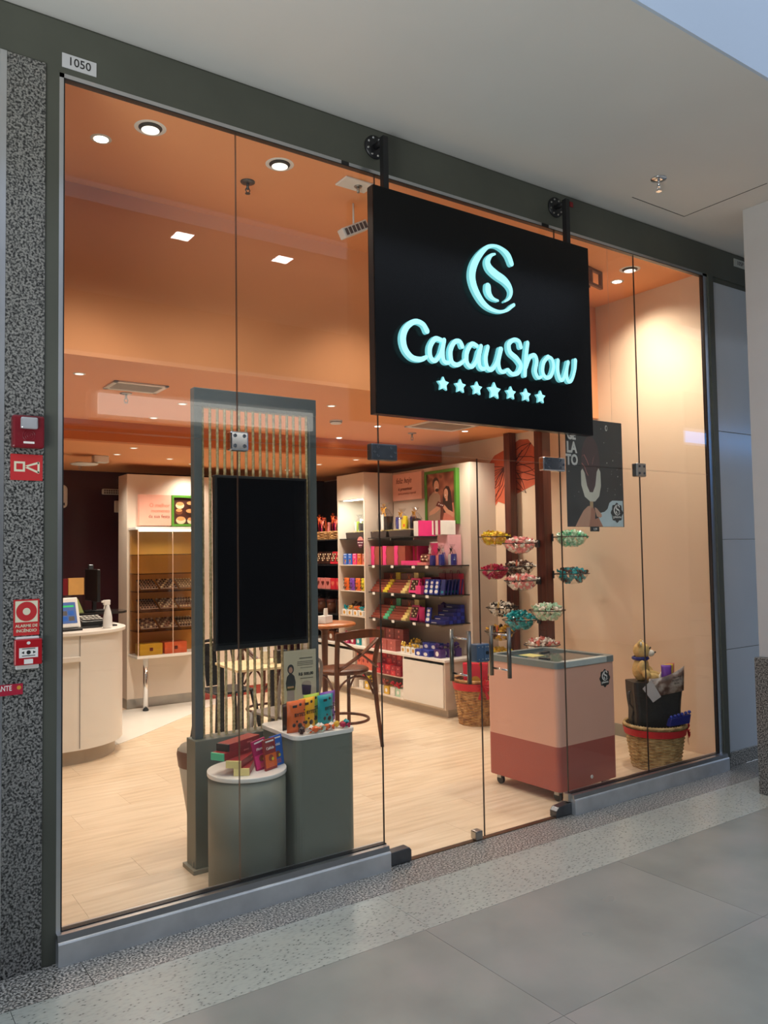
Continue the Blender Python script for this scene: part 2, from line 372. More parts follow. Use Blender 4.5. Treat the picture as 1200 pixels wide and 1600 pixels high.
# ---- facade: header, posts, granite column, side panel
bm = NB(); box(bm, -1.5, 7.2, 0.0, 0.035, 3.606, 3.825); box(bm, -1.5, 7.2, 0.015, 0.035, 3.825, 3.84); struct('trim_1', bm, M_header)
bm = NB(); box(bm, 0.702, 0.757, 0.0, 0.12, -0.0, 3.606); struct('trim_2', bm, M_header)
bm = NB(); box(bm, 5.302, 5.362, -0.012, 0.03, 0.0, 3.606); struct('trim_3', bm, M_header)
bm = NB(); box(bm, 0.757, 5.302, 0.0, 0.03, 3.587, 3.606); box(bm, 0.757, 0.776, 0.0, 0.06, 0.1, 3.606); box(bm, 5.25, 5.302, 0.0, 0.02, 0.1, 3.606)
struct('trim_4', bm, M_alu)
bm = NB(); box(bm, 5.249, 5.252, -0.001, 0.03, 0.118, 3.587); box(bm, 0.774, 0.779, -0.001, 0.03, 0.118, 3.587); box(bm, 0.776, 5.25, -0.001, 0.03, 3.583, 3.588)
box(bm, 0.776, 2.345, -0.001, 0.03, 0.115, 0.12); box(bm, 3.695, 5.25, -0.001, 0.03, 0.115, 0.12); struct('trim_5', bm, M_black)
wall_col = bpy.data.objects.new('wall_granite', None); COL.objects.link(wall_col); wall_col['kind'] = 'structure'
for z0, z1 in ((0.0, 1.503), (1.505, 3.62)):
    bm = NB(); box(bm, 0.555, 0.702, -0.01, 0.12, z0, z1); obj('granite_panel', bm, M_granite, wall_col, 0.002)
wall_right = bpy.data.objects.new('wall_side', None); COL.objects.link(wall_right); wall_right['kind'] = 'structure'
for z0, z1 in ((0.10, 0.838), (0.842, 1.643), (1.647, 2.447), (2.451, 3.57)):
    bm = NB(); box(bm, 5.362, 12.0, 0.012, 0.045, z0, z1); obj('stone_panel', bm, M_panel, wall_right, 0.002)
bm = NB(); box(bm, 5.362, 12.0, 0.0, 0.05, 0.0, 0.10); obj('granite_skirting', bm, M_granite2, wall_right)
bm = NB(); box(bm, 5.362, 12.0, 0.014, 0.05, 3.57, 3.63); box(bm, 5.362, 12.0, 0.014, 0.05, 0.10, 3.57); obj('shadow_gap', bm, M_header, wall_right)
# neighbouring shop's glass at far left
bm = NB(); box(bm, -1.5, 0.55, 0.0, 0.012, 0.0, 3.606); nb_win = struct('window_9', bm, mat('teal_neighbour_glass', S(128, 152, 150), 0.08, var=0.08, scale=1.5))
bm = NB(); box(bm, 0.53, 0.555, -0.012, 0.05, 0, 3.62); struct('trim_6', bm, M_alu)
# ---- sills under the fixed panes
for n, (x0, x1) in zip(('trim_7', 'trim_8'), ((0.757, 2.342), (3.694, 5.302))):
    bm = NB()
    prism(bm, [(-0.045, 0.0), (-0.045, 0.084), (-0.042, 0.0895), (-0.036, 0.0915), (0.05, 0.0915), (0.05, 0.0)], x0, x1, 'yz')
    struct(n, bm, M_sill)
    bm = NB(); prism(bm, [(-0.036, 0.0918), (-0.030, 0.116), (0.05, 0.116), (0.05, 0.0918)], x0, x1, 'yz'); struct('trim_9', bm, M_alu)
bm = NB(); box(bm, 2.342, 3.694, -0.005, 0.03, -0.002, 0.004); struct('trim_10', bm, mat('brass_threshold', S(120, 96, 76), 0.35, 0.6))
# ---- glass
def pane(name, x0, x1, z0, z1, g=0.0022):
    bm = NB(); fs = box(bm, x0+g, x1-g, 0.008, 0.016, z0+g, z1-g)
    for f in fs:
        n = f.normal if f.normal.length else Vector((0, 0, 0))
        ys = [v.co.y for v in f.verts]
        f.material_index = 0 if max(ys)-min(ys) < 1e-6 else 1
    bmesh.ops.recalc_face_normals(bm, faces=bm.faces)
    return obj(name, bm, [M_glass, M_gedge])
panes = []
for i, a in enumerate(((0.776, 1.548, 0.116, 2.118), (1.548, 2.340, 0.116, 2.118), (3.697, 4.466, 0.116, 2.118), (4.466, 5.25, 0.116, 2.118),
                       (0.776, 1.548, 2.118, 3.587), (1.548, 2.340, 2.118, 3.587), (2.340, 3.697, 2.118, 3.587), (3.697, 4.466, 2.118, 3.587), (4.466, 5.25, 2.118, 3.587))):
    o = pane('window_%d' % (i+10), *a); o['kind'] = 'structure'
M_bar = mat('bronze_bar', (0.16, 0.155, 0.145, 1), 0.3, 1.0)
def handle_bars(door, x):
    b = NB()
    for y in (-0.062, 0.086):
        cyl(b, (x, y, 0.872), 0.0125, 0.285, 12)
    obj('pull_bar', b, M_bar, door)
    b = NB()
    for z in (0.915, 1.112): tube(b, [(x, -0.062, z), (x, 0.086, z)], 0.006, 8)
    obj('bar_fixing', b, M_chrome, door)
for i, (x0, x1, hx) in enumerate(((2.340, 3.018, 2.868), (3.018, 3.697, 3.165))):
    d = pane('door_%d' % (i+1), x0, x1, 0.008, 2.118); d['kind'] = 'structure'
    handle_bars(d, hx)
    b = NB(); xa, xb = ((2.965, 3.017) if i == 0 else (3.019, 3.058)); box(b, xa, xb, -0.018, 0.042, 0.972, 1.072)
    obj('lock_case', b, mat('lock_blue_grey', S(82, 104, 130), 0.35, 0.3), d, 0.006)
    b = NB()
    for xs in ((2.978, 3.004) if i == 0 else (3.030, 3.046)):
        for z in (0.988, 1.056): cyl(b, (xs, -0.021, z), 0.004, 0.004, 8, 'y')
    obj('lock_screw', b, M_chrome, d)
    if i == 1:
        b = NB(); cyl(b, (3.038, -0.024, 1.022), 0.010, 0.007, 12, 'y'); obj('key_cylinder', b, M_black, d)
    # bottom patch fitting
    b = NB(); xa, xb = (2.362, 2.492) if i == 0 else (3.562, 3.695)
    if i == 0: poly = [(xa, 0.004), (xb, 0.004), (xb, 0.060), (xb-0.012, 0.074), (xa, 0.070)]
    else: poly = [(xa, 0.004), (xb, 0.004), (xb, 0.072), (xa+0.02, 0.062), (xa, 0.040)]
    prism(b, poly, -0.016, 0.040, 'xz'); obj('floor_pivot', b, M_dkmetal, d, 0.004)
b = NB(); box(b, 2.936, 2.985, -0.014, 0.038, 0.006, 0.056); obj('floor_bolt', b, M_steel, bpy.data.objects['door_1'], 0.008)
b = NB(); box(b, 3.672, 3.697, -0.012, 0.03, 0.075, 0.122); obj('edge_clip', b, M_steel, bpy.data.objects['window_12'], 0.004)
# glass clamps along the transom line
def clamp(win, x0, x1, z0, z1, m, holes):
    p = bpy.data.objects[win]
    b = NB(); box(b, x0, x1, -0.012, 0.034, z0, z1); o = obj('glass_clamp', b, m, p, 0.008)
    b = NB()
    for hx, hz in holes: lathe(b, [(0.0085, 0), (0.0085, -0.003), (0.004, -0.003), (0.004, -0.0005)], 10, (x0+(x1-x0)*hx, -0.0122, z0+(z1-z0)*hz), axis='y')
    obj('clamp_screw', b, M_dkmetal, o)
H4 = ((0.25, 0.25), (0.75, 0.25), (0.25, 0.77), (0.75, 0.77)); H6 = H4+((0.12, 0.5), (0.9, 0.5))
clamp('window_14', 1.504, 1.596, 2.072, 2.162, M_chrome, H4)
clamp('window_15', 2.282, 2.448, 2.070, 2.156, M_dkmetal, H6)
clamp('window_17', 3.535, 3.722, 2.070, 2.156, M_chrome, H6)
clamp('window_18', 4.412, 4.510, 2.070, 2.160, M_steel, H4)
# header gasket spacers
b = NB(); box(b, 2.13, 2.175, -0.002, 0.02, 3.588, 3.606); box(b, 3.58, 3.64, -0.002, 0.02, 3.588, 3.606); obj('spacer', b, M_black, bpy.data.objects['trim_4'])

# ---- shop shell
bm = NB(); box(bm, XR, XR+0.12, 0.052, Y_BACK+0.2, -0.1, Z_UP+0.1); struct('wall_right', bm, M_cream)
bm = NB(); box(bm, XL-0.12, XL, 0.0, Y_BACK+0.2, -0.1, Z_UP+0.1); struct('wall_left', bm, M_cream)
bm = NB(); box(bm, XL, XR, Y_BACK, Y_BACK+0.12, -0.1, Z_LOW); struct('wall_back', bm, M_plum)
bm = NB(); box(bm, XL, XR, 0.036, Y_FAS+0.1, Z_UP, Z_UP+0.1); struct('ceiling', bm, M_orange)
bm = NB(); box(bm, XL, XR, Y_FAS, Y_FAS+0.1, Z_LOW, Z_UP); struct('trim_11', bm, M_orange)
bm = NB(); box(bm, XL, XR, Y_FAS+0.1, Y_BEAM+0.1, Z_LOW, Z_LOW+0.1); box(bm, XL, XR, Y_FAS, Y_FAS+0.1, Z_LOW-0.001, Z_LOW+0.0); struct('ceiling', bm, M_orange)
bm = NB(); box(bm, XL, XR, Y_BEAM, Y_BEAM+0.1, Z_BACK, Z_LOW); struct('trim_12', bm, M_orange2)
bm = NB(); box(bm, XL, XR, Y_BEAM+0.1, Y_BACK, Z_BACK, Z_BACK+0.1); struct('ceiling', bm, M_orange)
bm = NB(); box(bm, XR-0.012, XR, 0.60, 2.6, 0, 0.10); struct('baseboard_right', bm, mat('grey_skirting', S(150, 146, 134), 0.4))
# painted leaf mural on the right wall
bm = NB()
blob = [(2.86, 2.30), (2.70, 2.46), (2.60, 2.55), (2.42, 2.60), (2.24, 2.67), (2.12, 2.66), (2.02, 2.55), (1.94, 2.53), (1.90, 2.38), (1.96, 2.24), (2.16, 2.18), (2.36, 2.12), (2.46, 2.05), (2.56, 2.08), (2.62, 2.02), (2.66, 2.16), (2.80, 2.20)]
prism(bm, blob, XR-0.0025, XR, 'yz'); mural = obj('mural_blob', bm, P_terra, bpy.data.objects['wall_right'])
bm = NB()
for tip in ((2.92, 2.26), (2.88, 2.12), (2.74, 2.06), (2.62, 2.06), (1.98, 2.28), (1.92, 2.42), (2.08, 2.62), (2.16, 2.14)):
    base = (2.44, 2.42); a = Vector(tip)-Vector(base); n = Vector((-a.y, a.x))*0.16
    L_ = [Vector(base), Vector(base)+a*0.35+n, Vector(base)+a*0.7+n*0.8, Vector(tip), Vector(base)+a*0.7-n*0.8, Vector(base)+a*0.35-n, Vector(base)]
    tube(bm, [(XR-0.004, p.x, p.y) for p in L_], 0.0035, 4)
    tube(bm, [(XR-0.004, base[0], base[1]), (XR-0.004, tip[0], tip[1])], 0.003, 4)
tube(bm, [(XR-0.004, 2.44, 2.42), (XR-0.004, 2.3, 2.46), (XR-0.004, 2.2, 2.56)], 0.006, 4)
obj('mural_leaf', bm, P_leafline, bpy.data.objects['wall_right'])

# ================================================================== CEILING FITTINGS
def spot(loc, energy, size=1.9, blend=0.6, aim=None, rad=0.05):
    d = bpy.data.lights.new('downlight_beam', 'SPOT'); d.energy = energy; d.color = WARM; d.spot_size = size; d.spot_blend = blend; d.shadow_soft_size = rad
    o = bpy.data.objects.new('downlight_beam', d); COL.objects.link(o); o.location = loc
    if aim: o.rotation_euler = (Vector(aim)-Vector(loc)).to_track_quat('-Z', 'Y').to_euler()
    return o
def big_downlight(x, y, z, label):
    t = thing('ceiling_downlight', label, 'downlight', (x, y, z), 0, 'round adjustable downlights in the high ceiling')
    b = NB(); lathe(b, [(0.058, -0.001), (0.072, -0.004), (0.078, 0.0)], 28, cap=False); lathe(b, [(0.058, -0.001), (0.060, 0.0)], 28, cap=False); obj('trim_ring', b, M_whitep, t)
    b = NB(); lathe(b, [(0.058, -0.001), (0.046, -0.012), (0.030, -0.010)], 24, cap=False); obj('inner_ring', b, M_black, t)
    d = spot((0, 0, -0.04), 95.0 if x > 4 else 50.0, 2.1, 0.9); d.parent = t
    b = NB(); lathe(b, [(0.044, -0.013), (0.030, -0.016), (0.0, -0.018)], 24, cap=False); obj('lamp_face', b, mat('lamp_face_half', (0.9, 0.9, 0.9, 1), 0.3, emit=(1.0, 0.94, 0.85, 1), es=1.2), t)
    return t
big_downlight(1.286, 0.441, Z_UP, 'large round downlight with black inner ring near the left glass pane')
big_downlight(1.999, 0.427, Z_UP, 'large round downlight with black inner ring beside the ceiling sprinkler')
big_downlight(5.009, 0.457, Z_UP, 'large round downlight right of the black sign near the right wall')
def small_downlight(x, y, z, label, lit=True, r=0.045, en=0, size=2.0, aim=None, group=None):
    t = thing('ceiling_downlight', label, 'downlight', (x, y, z), 0, group)
    b = NB(); lathe(b, [(r*0.72, -0.003), (r, -0.002), (r*1.05, 0.0)], 20, cap=False); obj('trim_ring', b, M_whitep, t)
    b = NB(); lathe(b, [(r*0.73, -0.003), (r*0.35, -0.004), (0.0, -0.0045)], 16, cap=False); obj('lamp_face', b, M_lamp if lit else M_lampdim, t)
    if en:
        d = spot((0, 0, -0.03), en, size, 0.95); d.parent = t
        if aim: d.rotation_euler = (Vector(aim)-Vector((x, y, z))).to_track_quat('-Z', 'Y').to_euler()
    return t
small_downlight(1.111, 0.681, Z_UP, 'bright small downlight in the high orange ceiling at far left', True, 0.05, SPOT_UP, 1.5)
small_downlight(5.152, 0.694, Z_UP, 'bright small downlight in the high ceiling washing the right wall', True, 0.05, SPOT_UP*0.9, 2.3, aim=(5.40, 0.55, 1.6))
small_downlight(2.95, 0.70, Z_UP, 'small downlight in the high ceiling hidden behind the black sign', True, 0.05, SPOT_UP, 1.7)
LOW = [(1.269, 1.738, 'leftmost, by the air grille'), (2.181, 2.388, 'above the top of the rope screen'), (2.203, 3.107, 'before the ceiling step at left'),
       (4.088, 2.563, 'right of the rope screen'), (4.167, 3.359, 'at the ceiling step right of the rope screen'), (4.99, 2.40, 'close to the poles'), (3.2, 1.9, 'behind the rope screen')]
for x, y, l in LOW:
    small_downlight(x, y, Z_LOW, 'small recessed downlight in the middle ceiling, '+l, x > 4, 0.036, 0 if y > 3.3 else SPOT_LOW, 2.4, group='downlights in the middle ceiling')
BK = [(2.252, 3.79, 'nearest the ceiling step at left'), (2.259, 4.322, 'second back from the step at left'), (2.226, 4.818, 'beside the ceiling camera'), (2.822, 4.45, 'in front of the pastry display'),
      (3.192, 4.792, 'directly over the pastry display'), (4.431, 4.216, 'before the lit narrow niche unit'), (4.404, 4.907, 'deepest one at right near the dark shelves'), (4.55, 3.65, 'in front of the wide product wall')]
for x, y, l in BK:
    small_downlight(x, y, Z_BACK, 'small recessed downlight in the low back ceiling, '+l, False, 0.036, SPOT_BACK*(1.5 if x > 4.2 else 1.0), 2.3, group='downlights in the back ceiling')
def sprinkler(x, y, z, label, m=M_chrome, s=1.0):
    t = thing('fire_sprinkler', label, 'sprinkler', (x, y, z), 0, None)
    b = NB(); lathe(b, [(0.042*s, 0.0), (0.040*s, -0.006), (0.014*s, -0.010)], 20); obj('escutcheon', b, m, t)
    b = NB(); cyl(b, (0, 0, -0.045*s), 0.008*s, 0.04*s, 10)
    for sx in (-1, 1): tube(b, [(sx*0.006*s, 0, -0.035*s), (sx*0.014*s, 0, -0.05*s), (sx*0.004*s, 0, -0.066*s)], 0.003*s, 6)
    cyl(b, (0, 0, -0.07*s), 0.015*s, 0.003*s, 12); obj('sprinkler_head', b, m, t)
sprinkler(1.940, 0.710, Z_UP, 'dark sprinkler head in the high orange ceiling between two downlights', M_dkmetal)
sprinkler(1.70, 2.20, Z_LOW, 'sprinkler head just below the white air grille at left', M_steel)
sprinkler(2.117, 5.131, Z_BACK, 'sprinkler head in the low back ceiling at far left', M_steel)
sprinkler(4.62, 2.75, Z_LOW, 'sprinkler head beside the right air grille under the sign', M_steel)
sprinkler(4.119, -0.459, 3.84, 'chrome sprinkler head in the white mall ceiling', M_chrome, 1.15)
def grille(x0, x1, y0, y1, z, label):
    t = thing('air_grille', label, 'air vent', ((x0+x1)/2, (y0+y1)/2, z), 0, 'square air grilles in the middle ceiling')
    hx, hy = (x1-x0)/2, (y1-y0)/2
    b = NB()
    for a in ((-hx, hx, -hy, -hy+0.03), (-hx, hx, hy-0.03, hy), (-hx, -hx+0.03, -hy, hy), (hx-0.03, hx, -hy, hy)): box(b, *a, -0.012, -0.0005)
    obj('grille_frame', b, M_white, t, 0.003)
    n = 9
    for i in range(n):
        yy = -hy+0.045+(2*hy-0.09)*i/(n-1)
        b = NB(); box(b, -hx+0.03, hx-0.03, -0.012, 0.012, -0.001, 0.001, M=Matrix.Translation((0, yy, -0.006))@Matrix.Rotation(0.5, 4, 'X')); obj('grille_slat', b, M_white, t)
grille(1.505, 1.87, 1.805, 2.075, Z_LOW, 'white square air grille in the middle ceiling at left')
grille(4.30, 4.86, 2.05, 2.44, Z_LOW, 'white square air grille in the middle ceiling under the black sign')
t = thing('ceiling_camera', 'white ceiling unit with a flat blade in the low back ceiling at left', 'camera', (2.15, 4.5, Z_BACK))
b = NB(); box(b, -0.07, 0.07, -0.05, 0.05, -0.07, -0.0005); obj('camera_box', b, M_whitep, t, 0.006)
b = NB(); lathe(b, [(0.0, -0.10), (0.12, -0.095), (0.13, -0.085), (0.0, -0.07)], 20, (-0.15, 0, 0), cap=False); obj('blade', b, M_whitep, t)
t = thing('smoke_detector', 'round white smoke detector on the middle ceiling right of the rope screen', 'detector', (3.592, 2.475, Z_LOW))
b = NB(); lathe(b, [(0.055, -0.0005), (0.055, -0.012), (0.046, -0.03), (0.0, -0.034)], 24, cap=False); obj('detector_body', b, M_whitep, t)
b = NB(); lathe(b, [(0.047, -0.016), (0.047, -0.02)], 24, cap=False); lathe(b, [(0.0545, -0.014), (0.0535, -0.018), (0.0485, -0.022)], 24, cap=False); obj('vent_ring', b, P_grey, t)
t = thing('security_dome', 'small white dome camera at the back ceiling beside the niche unit', 'camera', (4.86, 5.55, Z_BACK))
b = NB(); lathe(b, [(0.05, -0.0005), (0.05, -0.05), (0.04, -0.06)], 16); obj('dome_base', b, M_whitep, t)
b = NB(); lathe(b, [(0.04, -0.06), (0.034, -0.085), (0.0, -0.1)], 16, cap=False); obj('dome_glass', b, M_black, t)
t = thing('wifi_plate', 'white square ceiling plate with a short antenna, left of the sign', 'access point', (2.47, 0.395, Z_UP))
b = NB(); box(b, -0.1, 0.1, -0.06, 0.06, -0.012, -0.0005); obj('plate', b, M_whitep, t, 0.004)
b = NB(); cyl(b, (0.02, 0.0, -0.05), 0.008, 0.04, 8); lathe(b, [(0.025, -0.012), (0.02, -0.018)], 12, (0.02, 0, 0)); obj('antenna', b, M_steel, t)
t = thing('emergency_light', 'white emergency light with a row of lamps hung left of the sign', 'lamp', (2.60, 0.62, 3.56))
b = NB(); box(b, -0.10, 0.10, -0.03, 0.03, -0.03, 0.03, M=Matrix.Rotation(-0.5, 4, 'Y')); obj('lamp_body', b, M_whitep, t, 0.006)
b = NB()
for i in range(6): box(b, -0.085+0.03*i, -0.065+0.03*i, -0.033, -0.03, -0.02, 0.02, M=Matrix.Rotation(-0.5, 4, 'Y'))
obj('lamp_lens', b, P_grey, t)
b = NB(); tube(b, [(0, 0, 0.03), (0, 0, 0.163)], 0.006, 8); obj('hanger', b, M_whitep, t)
# two square lamps on the gallery soffit behind the camera, seen mirrored in the glass
for x, y, l in ((3.90, -6.9, 'left'), (5.45, -6.95, 'right')):
    t = thing('square_lamp', 'white square ceiling lamp on the gallery soffit across the mall, %s one' % l, 'lamp', (x, y, 5.95), 0, 'square lamps across the mall')
    b = NB(); box(b, -0.14, 0.14, -0.14, 0.14, -0.02, -0.0005); obj('lamp_frame', b, M_white, t)
    b = NB(); box(b, -0.12, 0.12, -0.12, 0.12, -0.025, -0.0202); obj('lamp_face', b, mat('lamp_face_strong', (1, 1, 1, 1), 0.3, emit=(1, 1, 1, 1), es=26.0), t)
t = thing('lit_band_panel', 'long added glowing panel imitating a lit ceiling piece across the mall', 'lamp', (4.1, -6.3, 3.30))  # added glow standing in for the lit ceiling band mirrored in the glass
b = NB(); box(b, -1.47, 1.47, -0.06, 0.0, 0.0, 0.25); obj('diffuser', b, mat('lit_band_glow', (1, 0.95, 0.85, 1), 0.4, emit=(1.0, 0.93, 0.82, 1), es=3.0), t)
b = NB(); box(b, -1.55, 1.55, -0.30, -0.06, -0.05, 0.30); obj('housing', b, M_white, t)
b = NB(); box(b, -4.5, 4.5, -6.75, -6.6, 3.2, 4.1); bm2 = b; g = struct('trim_13', b, M_ceil); g.location = (4.0, 0, 0)

t = thing('blue_light_strip', 'long glowing blue light strip on the gallery edge far right across the mall', 'lamp', (15.6, -6.3, 3.72))
b = NB(); box(b, -1.7, 3.0, -0.06, 0.0, 0.0, 0.22); obj('diffuser', b, mat('blue_glow', (.3, .6, 1, 1), 0.4, emit=(0.06, 0.36, 1.0, 1), es=5.5), t)
b = NB(); box(b, -1.8, 3.1, -0.30, -0.06, -0.05, 0.30); obj('housing', b, M_white, t)
# mall column at the right edge: painted shaft on a granite base
col = bpy.data.objects.new('wall_column', None); COL.objects.link(col); col['kind'] = 'structure'
bm = NB(); box(bm, 4.985, 5.70, -1.15, -0.480, 0.873, 3.84); obj('column_shaft', bm, mat('column_paint', S(196, 194, 192), 0.6, var=.02), col, 0.004)
bm = NB(); box(bm, 4.948, 5.714, -1.164, -0.466, 0.0, 0.872); obj('column_base', bm, M_granite, col, 0.004)

t = thing('ceiling_bracket', 'brown metal bracket frame hung from the high ceiling just right of the sign', 'bracket', (4.76, 0.60, Z_UP), 0.2)
M_brk = mat('bracket_brown', S(120, 76, 50), .5)
for x0, x1, y0, y1, z0, z1 in ((-.13, .12, -.012, .012, -.02, -.0005), (.095, .12, -.012, .012, -.135, -.0205), (-.13, .0945, -.012, .012, -.135, -.115), (-.05, -.03, -.012, .012, -.1145, -.0205), (-.16, .02, .06, .08, -.17, -.15), (-.05, -.03, .0125, .08, -.15, -.13)):
    b = NB(); box(b, x0, x1, y0, y1, z0, z1); obj('bracket_bar', b, M_brk, t)

EMBLEM = [[(3.1706, 3.2256, 0.0478), (3.1458, 3.2683, 0.0502), (3.1005, 3.2935, 0.0344), (3.0467, 3.3008, 0.0249), (2.99, 3.2822, 0.0316), (2.9333, 3.2296, 0.0469), (2.8906, 3.1667, 0.0584), (2.8727, 3.107, 0.0622), (2.8804, 3.0543, 0.0593), (2.9078, 3.005, 0.0536), (2.9487, 2.9618, 0.0454), (3.0022, 2.9362, 0.0335), (3.0695, 2.9301, 0.0249), (3.1271, 2.9479, 0.0249), (3.1626, 2.9738, 0.0277), (3.1835, 2.988, 0.0263)], [(3.0453, 3.2544, 0.0172), (3.0139, 3.2387, 0.0287), (2.9888, 3.2006, 0.0502), (3.0034, 3.1654, 0.0622), (3.0531, 3.1387, 0.0646), (3.1095, 3.1192, 0.0622), (3.1478, 3.0918, 0.0502), (3.163, 3.0579, 0.0344), (3.1479, 3.0208, 0.023), (3.1125, 2.9951, 0.0134)], [(2.988, 3.0602, 0.0536), (2.9884, 3.0358, 0.0564), (3.0, 3.0125, 0.0469), (3.0263, 2.9959, 0.0277), (3.0612, 2.9916, 0.0172)]]
WORDMARK = [[(2.5511, 2.7455, 0.0437), (2.5259, 2.777, 0.0372), (2.476, 2.7838, 0.0372), (2.4225, 2.749, 0.0437), (2.3953, 2.6918, 0.0503), (2.407, 2.6315, 0.0481), (2.4498, 2.5928, 0.0415), (2.505, 2.589, 0.0372), (2.5446, 2.6066, 0.0284)], [(2.644, 2.7106, 0.0328), (2.6037, 2.7104, 0.0372), (2.5696, 2.6622, 0.0394), (2.5707, 2.6126, 0.0372), (2.601, 2.5938, 0.0328), (2.6363, 2.6301, 0.0306), (2.6573, 2.6831, 0.0306)], [(2.6673, 2.7138, 0.0328), (2.6543, 2.6552, 0.0372), (2.6611, 2.6031, 0.035), (2.69, 2.5938, 0.0284), (2.7092, 2.609, 0.0197)], [(2.7912, 2.6966, 0.0372), (2.7738, 2.7203, 0.0328), (2.7378, 2.7125, 0.035), (2.7082, 2.6623, 0.0394), (2.7138, 2.6059, 0.0372), (2.7465, 2.5896, 0.035), (2.7852, 2.6055, 0.0284), (2.8123, 2.6293, 0.0197)], [(2.8954, 2.7134, 0.0328), (2.8586, 2.7179, 0.035), (2.8231, 2.6681, 0.0394), (2.8216, 2.6137, 0.0372), (2.8527, 2.5922, 0.0328), (2.8867, 2.6245, 0.0306), (2.9107, 2.6843, 0.0306)], [(2.9277, 2.7159, 0.0328), (2.9097, 2.651, 0.0372), (2.917, 2.5999, 0.035), (2.9442, 2.5908, 0.0284), (2.9621, 2.6053, 0.0197)], [(2.9768, 2.7187, 0.0328), (2.9585, 2.6524, 0.0372), (2.9696, 2.6014, 0.0372), (3.0023, 2.5958, 0.035), (3.0394, 2.6386, 0.0306), (3.0702, 2.7197, 0.0328)], [(3.078, 2.7207, 0.0328), (3.0537, 2.6452, 0.0372), (3.0652, 2.5984, 0.035), (3.0948, 2.5922, 0.0284), (3.1188, 2.6095, 0.0197)], [(3.2297, 2.7527, 0.0394), (3.2172, 2.7816, 0.0328), (3.1772, 2.7859, 0.0328), (3.1366, 2.7558, 0.0394), (3.1443, 2.71, 0.0415), (3.1964, 2.6795, 0.0437), (3.2261, 2.6438, 0.0415), (3.2046, 2.602, 0.0372), (3.1602, 2.5871, 0.0328), (3.1266, 2.6056, 0.0328)], [(3.285, 2.783, 0.035), (3.2684, 2.6965, 0.0372), (3.2568, 2.5912, 0.035)], [(3.2692, 2.6371, 0.0262), (3.2985, 2.6983, 0.0328), (3.3378, 2.7172, 0.035), (3.3561, 2.6875, 0.035), (3.3429, 2.626, 0.035), (3.3639, 2.5904, 0.0306), (3.395, 2.5999, 0.0197)], [(3.4502, 2.7235, 0.0328), (3.412, 2.6844, 0.035), (3.4016, 2.6278, 0.035), (3.4287, 2.5977, 0.0328), (3.469, 2.6123, 0.0328), (3.494, 2.669, 0.0328), (3.4813, 2.7132, 0.0306), (3.4459, 2.723, 0.0284)], [(3.5331, 2.7116, 0.035), (3.528, 2.6527, 0.0372), (3.5436, 2.6034, 0.035), (3.5728, 2.6035, 0.0306), (3.6015, 2.6613, 0.0306), (3.6212, 2.7122, 0.0328)], [(3.6181, 2.7097, 0.0306), (3.6036, 2.6409, 0.035), (3.6167, 2.5981, 0.035), (3.6468, 2.6076, 0.0306), (3.6762, 2.6701, 0.0306), (3.6846, 2.7304, 0.0372)]]

# ================================================================== HANGING SIGN
t = thing('hanging_sign', 'black square hanging sign with glowing cyan lettering and seven stars', 'sign', (3.05, -0.09, 2.29))
ox, oy, oz = 3.05, -0.09, 2.29
b = NB(); box(b, 2.245-ox, 3.862-ox, -0.028, 0.03, 0.0, 1.175); bd = obj('sign_board', b, M_board, t, 0.003)
b = NB(); box(b, 2.2445-ox, 2.2452-ox, -0.02, 0.022, 0.0, 1.175); obj('board_side', b, M_black, t)
def letters(name, strokes):
    b = NB()
    for i, s in enumerate(strokes):
        stroke(b, [(x-ox, z-oz, wd*0.74) for x, z, wd in s], -0.058+0.0004*i, -0.036, 0, 1)
    return obj(name, b, [M_letter, M_letter_side], t)
for i, s in enumerate(EMBLEM): letters('emblem_stroke', [s])
for nm, idx in (('letter_c', [0]), ('letter_a', [1, 2]), ('letter_c', [3]), ('letter_a', [4, 5]), ('letter_u', [6, 7]), ('letter_s', [8]), ('letter_h', [9, 10]), ('letter_o', [11]), ('letter_w', [12, 13])):
    letters(nm, [WORDMARK[k] for k in idx])
for x, r in ((2.660, .042), (2.778, .042), (2.896, .042), (3.024, .052), (3.150, .042), (3.268, .042), (3.386, .042)):
    pts = [(x-ox+(r if k % 2 == 0 else r*0.52)*math.sin(PI*k/5), 2.478-oz+(r if k % 2 == 0 else r*0.52)*math.cos(PI*k/5)) for k in range(10)]
    b = NB(); prism(b, pts, -0.054, -0.036, 'xz', 0, 1); obj('star', b, [M_letter, M_letter_side], t, 0.004)
for x in (2.335, 3.700):
    a = NB(); lathe(a, [(0.062, 0.0), (0.062, -0.010), (0.03, -0.012)], 24, (x-ox, 0.0895, 3.728-oz), axis='y')
    fl = obj('flange', a, M_blackm, t)
    for k in range(8):
        a = NB(); cyl(a, (x-ox+0.048*math.cos(k*PI/4+.3), 0.0745, 3.728-oz+0.048*math.sin(k*PI/4+.3)), 0.006, 0.006, 8, 'y'); obj('flange_bolt', a, M_chrome if x < 3 else M_steel, fl)
    a = NB(); tube(a, [(x-ox, 0.08, 3.728-oz), (x-ox, 0.0, 3.728-oz)], 0.016, 10); obj('bracket_arm', a, M_blackm, t)
    a = NB(); box(a, x-ox-0.016, x-ox+0.016, -0.016, 0.016, 1.172, 3.746-oz); obj('hanger_bar', a, M_blackm, t)

